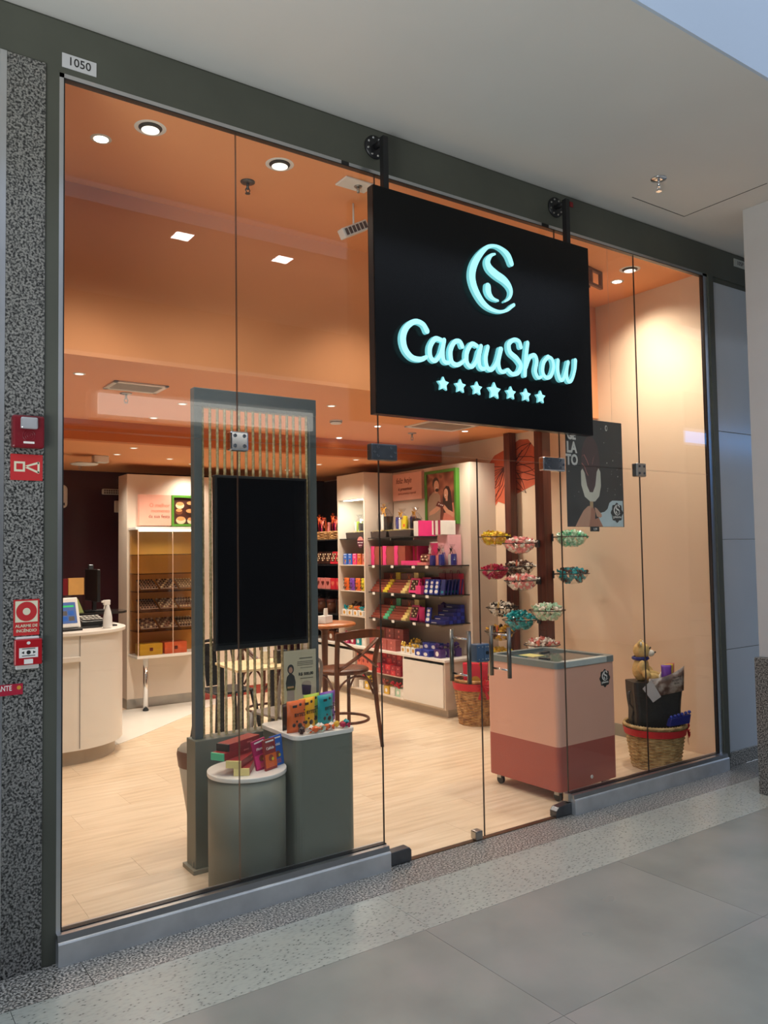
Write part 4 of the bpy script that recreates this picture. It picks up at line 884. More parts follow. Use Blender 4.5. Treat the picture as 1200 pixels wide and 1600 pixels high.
# cooler bag with teddy
t = thing('cooler_bag', 'black nylon cooler bag standing in the pale basket', 'bag', (5.00, 0.355, 0.06), -0.50)
b = NB(); n = 10
ring = rrect(-.165, .165, -.09, .09, .03, 3)
prism(b, [(x*.92, y*.92) for x, y in ring], 0, .30, 'xy'); 
for v in b.verts:
    if v.co.z > .1: v.co.x *= 1.24; v.co.y *= 1.10; v.co.z += .26
bmesh.ops.subdivide_edges(b, edges=[e for e in b.edges if abs(e.verts[0].co.z-e.verts[1].co.z) > .1], cuts=7)
random.seed(11)
for v in b.verts:
    if .02 < v.co.z < .54:
        k = 1+0.02*math.sin(v.co.z*60+v.co.x*20); v.co.x *= k; v.co.y *= k
obj('bag_body', b, mat('black_nylon', S(46, 45, 44), 0.42, var=0.15, scale=6, bump=0.35, bscale=10), t)
b = NB(); tube(b, [(-.155, 0, .50), (-.20, -.02, .48), (-.20, -.03, .40), (-.17, -.03, .36), (-.185, -.03, .30), (-.165, -.02, .24)], .012, 6, flat=.4); obj('shoulder_strap', b, M_blackm, t)
card = thing('bag_flyer', 'curled chocolate-print flyer hung over the front of the black cooler bag', 'flyer', (4.965, 0.222, 0.50), -0.50)
b = NB(); N_ = 10; rows = []
for j in range(2): rows.append([b.verts.new((-.135+.27*i/N_, .05*((i/N_-.45)**2)-.012-.018*j, (.02+.04*(i/N_)) if j == 0 else (.155+.085*(i/N_)**2))) for i in range(N_+1)])
for i in range(N_):
    f = b.faces.new((rows[0][i], rows[0][i+1], rows[1][i+1], rows[1][i])); f.smooth = True; f.material_index = 0
ob = obj('flyer_sheet', b, ramp_mat('chocolate_flyer', [(0.3, S(70, 52, 46)), (0.45, S(112, 84, 72)), (0.55, S(190, 176, 166)), (0.7, S(92, 70, 62))], 9, 3, 0.3), card)
sm = ob.modifiers.new('thick', 'SOLIDIFY'); sm.thickness = 0.0012
b = NB(); quad(b, [(-.19, -.032, .09), (-.125, -.036, .15), (-.055, -.036, .03), (-.115, -.032, -.01)]); ob = obj('side_card', b, C('card_grey', 190, 182, 180), card); sm = ob.modifiers.new('thick', 'SOLIDIFY'); sm.thickness = .0012
text_obj('flyer_text', 'chocolate', .018, P_dkgrey, card, (.07, -.030, .165), rot=(PI/2, -.15, .1)); text_obj('flyer_text', 'BENDITO', .018, P_dkgrey, card, (.07, -.027, .142), rot=(PI/2, -.15, .1)); text_obj('flyer_text', 'cacau', .018, P_dkgrey, card, (.07, -.024, .12), rot=(PI/2, -.15, .1))
t = thing('navy_pouch', 'small navy quilted pouch lying at the front of the pale basket', 'pouch', (5.01, 0.160, 0.322), -0.25)
b = NB(); prism(b, [(-.095, .0), (.085, .01), (.10, .075), (-.075, .055)], -.02, .02, 'xz'); obj('pouch_body', b, P_navy2, t, .006)
b = NB()
for k in range(6): ball(b, (-.065+.032*k, -.005, .063+.005*k), .014, sub=1)
obj('pouch_frill', b, P_navy, t)
# teddy bear: one continuous skin from blended ellipsoids
def blend(name, balls, m, parent, vox=0.006, sm=4):
    b = NB()
    for c, r, s in balls: ball(b, c, r, s, 2)
    me = bpy.data.meshes.new(name); b.to_mesh(me); b.free()
    o = bpy.data.objects.new(name, me); COL.objects.link(o)
    r = o.modifiers.new('r', 'REMESH'); r.mode = 'VOXEL'; r.voxel_size = vox; r.use_smooth_shade = True
    s_ = o.modifiers.new('s', 'SMOOTH'); s_.iterations = sm
    dg = bpy.context.evaluated_depsgraph_get(); me2 = bpy.data.meshes.new_from_object(o.evaluated_get(dg))
    bpy.data.objects.remove(o); me2.name = name; me2.materials.clear(); me2.materials.append(m)
    o = bpy.data.objects.new(name, me2); COL.objects.link(o); o.parent = parent
    for p in me2.polygons: p.use_smooth = True
    return o
bear = thing('teddy_bear', 'light brown teddy bear with pale muzzle sitting atop the cooler bag', 'teddy bear', (4.925, 0.405, 0.624), 0.55)
M_fur = mat('teddy_fur', S(208, 174, 112), 0.95, var=0.12, scale=40, bump=0.6, bscale=160); M_fur2 = mat('teddy_muzzle_fur', S(236, 228, 214), 0.95, var=0.05, scale=40, bump=0.4, bscale=160)
blend('bear_body', [((0, .0, .075), .075, (1, .85, 1.15)), ((.0, .0, .135), .05, (1, .9, 1)), ((0, -.01, .215), .068, (1, .95, .95)), ((-.058, .0, .268), .024, (1, .6, 1)), ((.058, .0, .268), .024, (1, .6, 1)),
      ((-.085, -.02, .105), .034, (.9, .9, 1.5)), ((.085, -.02, .105), .034, (.9, .9, 1.5)), ((-.10, -.05, .055), .030, (1, 1, 1.2)), ((.09, -.05, .055), .030, (1, 1, 1.2)), ((-.05, -.085, .03), .035, (1, 1.5, 1)), ((.05, -.085, .03), .035, (1, 1.5, 1))], M_fur, bear, 0.007, 3)
b = NB(); ball(b, (0, -.072, .198), .030, (1.1, .95, .85)); obj('muzzle', b, M_fur2, bear)
b = NB(); ball(b, (0, -.104, .205), .0085, (1.3, .7, .9)); obj('nose', b, M_black, bear)
b = NB(); ball(b, (-.025, -.070, .235), .006); ball(b, (.025, -.070, .235), .006); obj('eye', b, M_black, bear)
for sx in (-1, 1):
    b = NB(); ball(b, (sx*.058, -.012, .268), .015, (1, .5, 1)); obj('inner_ear', b, M_fur2, bear)
    b = NB(); ball(b, (sx*.05, -.136, .034), .024, (1, .35, 1)); obj('foot_pad', b, M_fur2, bear)
b = NB(); lathe(b, [(.052, .145), (.064, .155), (.06, .170), (.05, .172)], 20, cap=False); obj('scarf', b, P_navy2, bear)
b = NB(); box(b, .045, .115, -.055, -.051, .185, .235, M=Matrix.Rotation(.15, 4, 'Y')); obj('hang_tag', b, C('tag_brown', 70, 44, 32), bear)
for lb, x, y, z, m, rz in (('yellow pouch in front of the teddy bear', 5.065, 0.270, 0.624, P_yel, -.4), ('violet pouch between the teddy bear and the yellow pouch', 5.02, 0.255, 0.624, P_purple, -.7), ('pink pouch behind the flyer at the right of the teddy bear', 5.12, 0.295, 0.624, P_rose, -.3)):
    pouch(lb, (x, y, z), rz, m, 'pouches in front of the teddy bear', w_=.075, h_=.115, d_=.03)

# ================================================================== POLES AND CANDY BOWLS
def pole(x, y, w_, label):
    t = thing('wooden_pole', label, 'pole', (x, y, 0), 0, None)
    b = NB(); box(b, -w_/2, w_/2, -w_/2, w_/2, 0.0, Z_LOW-.0005); obj('post', b, M_pole, t, 0.004)
    b = NB(); box(b, -w_/2-.012, w_/2+.012, -w_/2-.012, w_/2+.012, 0, .02); obj('foot', b, M_blackm, t)
pole(5.475, 2.30, 0.085, 'dark wooden pole at left, close to the painted leaf wall')
pole(5.13, 1.535, 0.10, 'dark wooden pole at right, nearer the window')
P1, P2 = (5.475, 2.30, .043), (5.13, 1.535, .05)
M_bowlglass = glass_mat('bowl_glass', (0.93, 0.93, 0.91, 1), 1.5, 0.0, 1.2)
candy_meshes = {}
def bowl(label, x, y, zr, P, foil, foil2, r=0.145, tagc=None, n_ind=22, heap=1.0):
    t = thing('candy_bowl', label, 'bowl', (x, y, zr-.098), 0, 'glass bowls of sweets on the pole brackets')
    b = NB(); prof = [(0.002, 0.0), (r*.45, 0.010), (r*.78, 0.042), (r*.96, 0.082), (r*1.02, 0.098)]
    lathe(b, prof, 32, cap=False); obj('bowl_glass', b, M_bowlglass, t)
    b = NB(); tube(b, [(r*1.03*math.cos(2*PI*k/32), r*1.03*math.sin(2*PI*k/32), .092) for k in range(32)], .004, 6, True)
    dx, dy = P[0]-x, P[1]-y; L_ = math.hypot(dx, dy); ux, uy = dx/L_, dy/L_
    for s_ in (-1, 1):
        px_, py_ = -uy*s_*.03, ux*s_*.03
        tube(b, [(ux*r*1.02+px_, uy*r*1.02+py_, .092), (dx-ux*P[2]*1.35+px_, dy-uy*P[2]*1.35+py_, .085)], .004, 6)
    obj('ring_bracket', b, M_blackm, t)
    b = NB(); box(b, -.006, .006, -.04, .04, .055, .12, M=Matrix.Translation((dx-ux*P[2]*1.32, dy-uy*P[2]*1.32, 0))@Matrix.Rotation(math.atan2(uy, ux), 4, 'Z')); obj('bracket_plate', b, M_blackm, t)
    if tagc:
        b = NB(); lathe(b, [(.024, -.001), (.024, .001)], 18, (0, 0, 0), axis='y'); o = obj('flavour_tag', b, tagc, t); o.location = (-r*.80, -r*.55, .125); o.rotation_euler = (0, .25, 0.4); o.scale = (.8, 1, 1.35)
    # filling: what lies under the top layer, then the sweets that show
    for mt in (foil, foil2):
        if mt.name not in candy_meshes:
            o = obj('wrapped_sweet', candy_bm(1.5, .18), mt); candy_meshes[mt.name] = o.data; bpy.data.objects.remove(o)
    random.seed(int(x*100)+int(zr*1000))
    b = NB()
    for k in range(70):
        a = random.uniform(0, 2*PI); hz = random.uniform(.018, .085); q = (r*.93*math.sqrt(max(0, 1-((.10-hz)/.105)**2)))-.018
        rr = max(0, q)*random.uniform(.8, 1)
        ball(b, (rr*math.cos(a), rr*math.sin(a), hz), .0165, sub=1, jitter=.15, mi=random.choice((0, 0, 1)))
    f = obj('sweets_below', b, [foil, foil2], t, stuff=True)
    for k in range(n_ind):
        a = 2.399963*k; rr = r*.88*math.sqrt((k+.5)/n_ind); hz = .082+heap*.050*(1-(rr/r)**2)
        o = bpy.data.objects.new('wrapped_sweet', candy_meshes[(foil if k % 3 else foil2).name]); COL.objects.link(o)
        o.location = (x+rr*math.cos(a), y+rr*math.sin(a), zr-.098+hz-.012); o.rotation_euler = (random.uniform(-.5, .5), random.uniform(-.5, .5), random.uniform(0, 6))
        tag(o, 'foil wrapped sweet heaped in the '+label.split(' of ')[0].replace('glass ', '')+' of '+label.split(' of ')[1].split(',')[0], 'sweet', 'sweets in the bowl of '+label.split(' of ')[1].split(',')[0])
B_ = [('glass bowl of yellow sweets, uppermost at left by the wall edge', 5.28, 2.339, 1.725, P1, P_goldfoil, P_yel, None),
 ('glass bowl of pink and white sweets, uppermost between the poles', 4.92, 1.625, 1.653, P2, P_pinkfoil, P_whitefoil, None),
 ('glass bowl of cherry red sweets, left of the poles', 5.28, 2.340, 1.404, P1, P_redfoil, P_mag, P_rose),
 ('glass bowl of dark brown sweets, before the left pole', 5.30, 2.020, 1.442, P1, P_darkfoil, P_whitefoil, P_salmon),
 ('glass bowl of peach sweets, just under the brown bowl', 4.92, 1.612, 1.333, P2, P_pinkfoil, P_whitefoil, P_salmon),
 ('glass bowl of black and white sweets, left at mid height', 5.28, 2.254, 1.051, P1, P_whitefoil, P_dkgrey, P_cream),
 ('glass bowl of bright turquoise sweets, heaped over the freezer', 4.92, 1.647, 0.994, P2, P_tealfoil, P_teal, None),
 ('glass bowl of mint white sweets, before the right pole', 4.92, 1.321, 1.094, P2, P_mintfoil, P_whitefoil, None),
 ('glass bowl of pale green sweets, uppermost right of the poles', 5.32, 1.400, 1.704, P2, P_mintfoil, P_mint, None),
 ('glass bowl of dark teal sweets, lower one right of the poles', 5.32, 1.400, 1.383, P2, P_tealfoil, P_darkfoil, None),
 ('glass bowl of golden sweets, low at left behind the pull handle', 5.28, 2.279, 0.825, P1, P_goldfoil, P_darkfoil, P_salmon),
 ('glass bowl of silver sweets, lowest right above the freezer lid', 4.90, 1.370, 0.806, P2, P_whitefoil, P_rose, P_salmon),
 ('glass bowl of amber sweets, lowest left behind the freezer', 5.28, 2.33, 0.614, P1, P_goldfoil, P_yel, None)]
for a in B_: bowl(*a[:7], tagc=a[7], heap=1.5 if 'turquoise' in a[0] else 1.0)

# ================================================================== PRODUCT WALL (along the right wall)
XF, XB_ = 4.82, 5.21
RZ = -PI/2
bc = thing('base_cabinet', 'long white base cabinet with open cubbies under the product shelves', 'cabinet', (XF, 3.9, 0))
def yb(y): return y-3.9
b = NB(); box(b, .06, .385, yb(2.60), yb(5.40), 0.0, 0.078); box(b, .386, XR-XF-.02, yb(2.585), yb(2.60), 0.0, 0.078); obj('plinth', b, mat('plinth_beige', S(196, 184, 168), 0.4), bc)
b = NB()
box(b, .37, .385, yb(2.56), yb(5.40), .08, .53); box(b, 0, .385, yb(2.56), yb(5.40), .08, .095)
for y in (2.56, 3.22, 3.73, 4.15, 5.385): box(b, 0, .37, yb(y), yb(y+.018), .095, .53)
obj('carcass', b, M_offwhite, bc)
b = NB(); box(b, .385, XR-XF-.02, yb(2.56), yb(2.578), .08, .53); obj('end_panel', b, M_offwhite, bc)
b = NB(); box(b, .01, .37, yb(3.238), yb(4.15), .295, .310); obj('inner_shelf', b, M_white, bc)
b = NB(); box(b, -.016, -.0005, yb(2.575), yb(3.222), .10, .505); obj('cabinet_door', b, M_white, bc, .002)
b = NB(); box(b, -.016, -.0005, yb(4.17), yb(5.38), .10, .50); obj('cabinet_door', b, M_white, bc, .002)
wt = thing('worktop', 'long white worktop carrying boxes along the right wall', 'worktop', (XF, 3.9, .531))
b = NB(); box(b, -.02, .388, yb(2.54), yb(5.40), 0, .025); obj('worktop_slab', b, M_white, wt, .003)
ZC = .5562
pw = thing('shelf_unit', 'wide cream shelf unit with dark glass shelves in the product wall', 'shelf unit', (XB_, 3.25, 0))
def yw(y): return y-3.25
b = NB(); box(b, .0, .02, yw(2.60), yw(3.905), .558, 2.472); obj('back_panel', b, M_offwhite, pw)
b = NB(); box(b, .0205, XR-XB_-.001, yw(2.60), yw(2.62), .535, 2.472); obj('side_panel', b, M_offwhite, pw)
ZS = {'top': 1.745, 'eye': 1.450, 'mid': 1.160, 'low': 0.880}
for k, y0 in (('top', 3.02), ('eye', 2.63), ('mid', 2.63), ('low', 2.63)):
    b = NB(); box(b, -.355, -.0005, yw(y0), yw(3.905), ZS[k]-.010, ZS[k]-.0003); sh_ = obj('glass_shelf', b, M_dshelf, pw)
    b = NB()
    for y in (y0+.12, 3.55): box(b, -.30, -.0005, yw(y)-.006, yw(y)+.006, ZS[k]-.034, ZS[k]-.0105)
    obj('shelf_bracket', b, M_steel, sh_)
    if k != 'top':
        for y in (3.80, 3.45, 3.08, 2.86):
            b = NB(); box(b, -.358, -.3555, yw(y)-.024, yw(y)+.024, ZS[k]-.030, ZS[k]-.004); obj('price_tag', b, M_paper, sh_)
nu = thing('niche_unit', 'tall narrow cream niche unit with lit shelves beside the shelf unit', 'shelf unit', (XF, 4.195, .5565))
def yn(y): return y-4.195
zb = .5565
b = NB(); box(b, 0, .39, yn(3.912), yn(3.932), 0, 2.47-zb); box(b, 0, .39, yn(4.458), yn(4.478), 0, 2.47-zb); box(b, .372, .39, yn(3.932), yn(4.458), 0, 2.47-zb); obj('niche_carcass', b, M_offwhite, nu)
b = NB(); box(b, -.004, .371, yn(3.914), yn(4.476), 2.185-zb, 2.471-zb); obj('niche_header', b, M_offwhite, nu, .002)
b = NB(); box(b, .05, .12, yn(3.98), yn(4.42), 2.178-zb, 2.1845-zb); obj('niche_lamp', b, mat('niche_lamp_glow', (1, 1, 1, 1), .3, emit=(.92, 1.0, .92, 1), es=5), nu)
for k in ('top', 'eye', 'mid', 'low'):
    b = NB(); box(b, .012, .371, yn(3.933), yn(4.457), ZS[k]-zb-.010, ZS[k]-zb-.0003); obj('glass_shelf', b, M_dshelf if k == 'top' else M_offwhite, nu)
b = NB(); lathe(b, [(.062, -.002), (.062, .002)], 28, (-.006, yn(3.99), 1.70-zb), axis='x'); st = obj('round_sticker', b, C('plum_sticker', 90, 30, 52), nu)
b = NB(); seg = [(yn(3.99)+.062*math.cos(a), 1.70-zb+.062*math.sin(a)) for a in [.35+(PI-.7)*k/10 for k in range(11)]]; quad(b, [(-.0086, p[0], p[1]) for p in seg]); obj('sticker_top', b, P_rose, st)
text_obj('sticker_text', 'PARA TODOS', .017, P_white, st, (-.0090, yn(3.99), 1.695-zb), rot=(PI/2, 0, RZ)); text_obj('sticker_text', 'R$ 10', .024, P_white, st, (-.0090, yn(3.99), 1.665-zb), rot=(PI/2, 0, RZ))
area('niche_strip', (XF+.1, 4.195, 2.17), .40, .06, 3.0, (.93, 1.0, .92))
du = thing('dark_shelf_unit', 'dark brown shelf unit at the back beyond the lit niche', 'shelf unit', (XF, 4.95, .5565))
b = NB(); box(b, .36, .39, -.468, .45, 0, 1.93); box(b, 0, .36, .43, .45, 0, 1.93); obj('dark_carcass', b, mat('dark_unit', S(36, 24, 24), .4), du)
for k in ('top', 'eye', 'mid', 'low'):
    b = NB(); box(b, .01, .359, -.468, .429, ZS[k]-zb-.012, ZS[k]-zb-.0003); obj('glass_shelf', b, M_dshelf, du)
b = NB(); tube(b, [(.355, -.15+.16*math.cos(2*PI*k/28), 1.50+.16*math.sin(2*PI*k/28)) for k in range(28)], .022, 5, True); obj('wall_ring', b, P_grey, du)
# framed prints over the shelves
t = thing('pink_wall_sign', 'pink lettered panel beside the green framed photo of a couple', 'sign', (5.205, 3.595, 2.150), RZ)
b = NB(); box(b, -.265, .265, -.035, -.0005, 0, .295); obj('sign_panel', b, C('panel_pink', 232, 172, 152, .5, .03), t, .002)
text_obj('sign_text', 'feliz hoje', .088, P_brown2, t, (-.06, -.0356, .215), shear=.3, sx=.9); text_obj('sign_text', 'é presentear', .050, P_brown2, t, (-.03, -.0356, .125), bold=.0006); text_obj('sign_text', 'nossa presença especial', .034, P_brown, t, (.0, -.0356, .075))
t = thing('framed_photo', 'green framed photo of a smiling couple holding an open chocolate box', 'picture', (5.205, 3.005, 1.860), RZ)
W_, H_ = .257, .565
b = NB()
for a in ((-W_, W_, 0, .03), (-W_, W_, H_-.03, H_), (-W_, -W_+.03, .03, H_-.03), (W_-.03, W_, .03, H_-.03)): box(b, a[0], a[1], -.05, -.0005, a[2], a[3])
obj('frame', b, P_green, t, .002)
b = NB(); box(b, -W_+.03, W_-.03, -.038, -.02, .03, H_-.03); pp = obj('photo_print', b, ramp_mat('photo_shop_blur', [(.35, S(90, 46, 32)), (.5, S(130, 72, 52)), (.62, S(170, 104, 76)), (.7, S(84, 42, 30))], 7, 1, .4), t)
man_s = [(-.215, .032), (-.22, .22), (-.19, .30), (-.12, .345), (-.06, .345), (-.01, .30), (.0, .20), (-.02, .032)]
man_f = ell(-.075, .40, .042, .062, 16); man_h = ell(-.082, .452, .052, .040, 16)
wom_h = [(.04, .12), (.03, .26), (.05, .36), (.09, .395), (.135, .385), (.165, .33), (.18, .22), (.19, .12)]
wom_f = ell(.085, .315, .034, .052, 16); wom_b = [(.02, .032), (.05, .12), (.10, .18), (.15, .20), (.20, .22), (.22, .10), (.22, .032)]
arm1 = [(-.20, .10), (-.19, .14), (-.05, .20), (.0, .19), (-.02, .16), (-.10, .12)]
arm2 = [(.20, .07), (.22, .11), (.12, .15), (.05, .21), (.02, .19), (.08, .12)]
bx_ = [(-.085, .20), (.03, .165), (.06, .205), (-.045, .245)]
decal('couple_print', [(0, man_s), (1, [(-.10, .33), (-.05, .33), (-.05, .38), (-.10, .38)]), (2, ell(-.080, .432, .054, .062, 18)), (1, ell(-.070, .402, .042, .060, 18)), (2, ell(-.060, .360, .030, .018, 12)), (3, wom_b), (2, wom_h), (1, [(.08, .24), (.11, .24), (.11, .29), (.08, .29)]), (1, wom_f), (1, arm1), (1, arm2), (4, bx_), (5, ell(-.03, .215, .012, .007, 8)), (5, ell(.0, .205, .012, .007, 8)), (5, ell(.026, .198, .012, .007, 8)), (5, ell(-.068, .385, .018, .004, 8)), (5, ell(.078, .300, .014, .004, 8))],
      [C('photo_shirt', 168, 138, 116), P_skin, P_choc, C('photo_dress', 206, 128, 106), P_brown2, P_white], t, -.0384, .0001)

# ---- product builders (front faces local -y)
def gift_box(name, label, cat, group, loc, w_, d_, h_, body, band=None, rz=RZ, bands=(), face=None, lid=None):
    t = thing(name, label, cat, loc, rz, group)
    b = NB(); box(b, -w_/2, w_/2, -d_/2, d_/2, 0, h_*(.78 if lid else 1)); obj('box_body', b, body, t, .0015)
    if lid:
        b = NB(); box(b, -w_/2-.002, w_/2+.002, -d_/2-.002, d_/2+.002, h_*.78, h_); obj('box_lid', b, lid, t, .0015)
    for x0, x1, m in bands:
        b = NB(); box(b, x0, x1, -d_/2-.0022, d_/2+.0022, -0.0 if not lid else .001, h_+.002); obj('box_band', b, m, t)
    if face:
        decal('box_print', face[0], face[1], t, -d_/2-.0008-(.002 if lid else 0), .0002)
    return t
ORD = ['first', 'second', 'third', 'fourth', 'fifth', 'sixth', 'seventh', 'eighth', 'ninth', 'tenth', 'eleventh', 'twelfth']
def cello_bag(name, label, cat, group, loc, r, h, fill, bowm, rz=RZ, clear=True, extra=()):
    t = thing(name, label, cat, loc, rz, group)
    random.seed(int(loc[1]*1000)+int(loc[2]*100))
    b = NB()
    hs = h*.62
    if fill:
        k = 0
        for m_i, m in enumerate(fill):
            f = NB(); box(f, -r*.75+m_i*r*1.5/len(fill), -r*.75+(m_i+.86)*r*1.5/len(fill), -r*.35, r*.35, 0.001, hs*random.uniform(.72, 1.0), M=Matrix.Rotation(random.uniform(-.06, .06), 4, 'Y')); obj('bag_content', f, m, t, .002)
    n = 16; rings = []
    for rr, z in ((r*.96, 0.0), (r*1.02, hs*.4), (r*.95, hs*.8), (r*.45, h*.74), (r*.16, h*.80), (r*.45, h*.93), (r*.62, h)):
        rings.append([b.verts.new((rr*(1+random.uniform(-.09, .09))*math.cos(2*PI*q/n), rr*.62*(1+random.uniform(-.09, .09))*math.sin(2*PI*q/n), z)) for q in range(n)])
    for a, c in zip(rings, rings[1:]):
        for q in range(n): b.faces.new((a[q], a[(q+1) % n], c[(q+1) % n], c[q]))
    obj('bag_wrap', b, M_cello, t)
    if bowm: bow(t, (0, -r*.16, h*.79), r*.5, bowm)
    return t
# ---- wide unit, top shelf: two hampers, and the white-and-pink boxes
def hamper(label, loc, w_, d_, h_, m, group, rz=RZ):
    t = thing('gift_hamper', label, 'hamper', loc, rz, group)
    b = NB(); prism(b, [(-w_*.46, 0), (w_*.46, 0), (w_*.5, h_), (-w_*.5, h_)], -d_/2, d_/2, 'xz'); obj('tray', b, m, t, .003)
    b = NB(); random.seed(int(loc[1]*997))
    for k in range(60):
        x, y = random.uniform(-w_*.48, w_*.48), random.uniform(-d_*.5, d_*.48); a = random.uniform(0, 6); q = .03
        tube(b, [(x-q*math.cos(a), y-q*math.sin(a)*.6, h_+random.uniform(0, .01)), (x, y, h_+.012), (x+q*math.cos(a), y+q*math.sin(a)*.6, h_+random.uniform(-.012, .006))], .0022, 3)
    obj('straw', b, P_straw, t, stuff=True)
    return t
M_dtray = C('dark_tray', 60, 48, 44, .5)
hamper('dark gift tray at the left end of the top shelf', (4.99, 3.735, ZS['top']), .31, .22, .068, M_dtray, 'gift trays on the top shelf')
hamper('dark gift tray second from left on the top shelf', (4.99, 3.345, ZS['top']), .40, .22, .068, M_dtray, 'gift trays on the top shelf')
zt = ZS['top']+.081
cello_bag('gift_bundle', 'cellophane bundle with amber bow on the left gift tray', 'gift', 'bundles on the top shelf', (4.98, 3.735, zt), .12, .30, [P_grey, P_white, P_dkgrey], P_gold)
cello_bag('gift_bundle', 'cellophane bundle of navy and yellow packs on the long gift tray', 'gift', 'bundles on the top shelf', (4.99, 3.44, zt), .095, .22, [P_navy, P_white, P_yel], P_gold)
cello_bag('gift_bundle', 'cellophane bundle of dark packs, rightmost on the long gift tray', 'gift', 'bundles on the top shelf', (5.0, 3.22, zt), .085, .22, [P_navy2, P_choc, P_dkgrey], P_gold)
b = thing('yellow_pack', 'yellow chocolate pack leaning on the long gift tray', 'chocolate', (4.93, 3.32, zt+.001), RZ); q = NB(); box(q, -.028, .028, -.01, .01, 0, .135, M=Matrix.Rotation(.12, 4, 'Y')); obj('pack', q, P_yel, b, .002)
decal('pack_print', [(0, [(-.012, .02), (.02, .02), (.02, .05), (-.012, .05)])], [P_orange], b, -.0112)
gift_box('gift_box', 'large white box with pink edge at the right end of the top shelf', 'box', None, (5.0, 2.985-.02+.11, ZS['top']), .10, .20, .155, P_white, bands=((.030, .051, P_pink),))
gift_box('gift_box', 'white and pink striped box, right of the large white box', 'box', None, (5.03, 2.80, ZS['eye']+.302), .15, .18, .14, P_white, bands=((-.045, -.02, P_mag), (.025, .06, P_mag)))
gift_box('gift_box', 'tall pink box carrying the striped box at the shelf back', 'box', None, (5.10, 2.80, ZS['eye']), .16, .17, .30, C('pale_pink_box', 236, 178, 186))
# eye shelf: brown gift boxes with pink bands
ze = ZS['eye']
for k, (y, w_) in enumerate(((3.79, .205), (3.565, .205), (3.36, .19))):
    t = gift_box('banded_gift_box', 'tall brown gift box with wavy pink band, %s from left on the eye-level shelf' % ORD[k], 'box', 'brown boxes with pink bands', (4.97, y, ze), w_, .16, .20, P_brown, bands=())
    b = NB(); xs = [(-w_/2-.001, 0), (-w_/2+.062, 0), (-w_/2+.055, .05), (-w_/2+.068, .09), (-w_/2+.052, .13), (-w_/2+.064, .17), (-w_/2+.07, .203), (-w_/2-.001, .203)]
    prism(b, xs, -.083, .083, 'xz'); obj('pink_band', b, P_pink, t)
gift_box('banded_gift_box', 'slim brown gift box with dark pink band, last of the row', 'box', 'brown boxes with pink bands', (5.05, 3.205, ze), .085, .14, .195, P_brown, bands=((-.044, -.012, P_mag), (.02, .043, P_mag)))
t = thing('open_gift_box', 'hot pink gift box with white rim standing open behind the chocolates', 'box', (5.09, 2.985, ze), RZ)
b = NB(); box(b, -.10, .10, -.02, .02, .0, .235); obj('box_lid', b, P_white, t, .002)
b = NB(); box(b, -.085, .085, -.0235, -.0203, .075, .222); obj('lid_lining', b, P_pink, t)
b = NB(); box(b, -.10, .10, -.12, -.025, .0, .075); obj('box_body', b, C('pink_deep', 240, 84, 150), t, .002)
gift_box('pink_tray', 'low hot pink tray in front of the brown gift boxes', 'tray', None, (4.915, 3.16, ze), .30, .09, .045, P_pink)
t = thing('chocolate_assortment', 'small window box of bonbons in front of the open pink box', 'box', (4.90, 2.955, ze), RZ); 
b = NB(); box(b, -.072, .072, -.035, .03, 0, .03); obj('box_base', b, P_rose, t, .002)
b = NB(); box(b, -.072, .072, -.004, .004, 0, .085, M=Matrix.Translation((0, 0, .031))@Matrix.Rotation(-.3, 4, 'X')); obj('window_tray', b, P_brown2, t)
for r_ in range(2):
    for c in range(4):
        b = NB(); ball(b, (-.048+.032*c, -.008+.010*r_, .055+.03*r_), .011, sub=1); obj('bonbon', b, (P_milk, P_cr)[(r_+c) % 2], t)
for k, y in enumerate((2.875, 2.80, 2.73, 2.665)):
    cello_bag('gift_bundle', 'clear bag of navy chocolates, %s of four at the right end of the eye-level shelf' % ORD[k], 'gift', 'clear bags on the eye-level shelf', (4.925+.10*(k % 2), y, ze), .060, .205, [P_white if k % 2 else P_rose, P_navy], P_white if k < 2 else P_dkgrey)
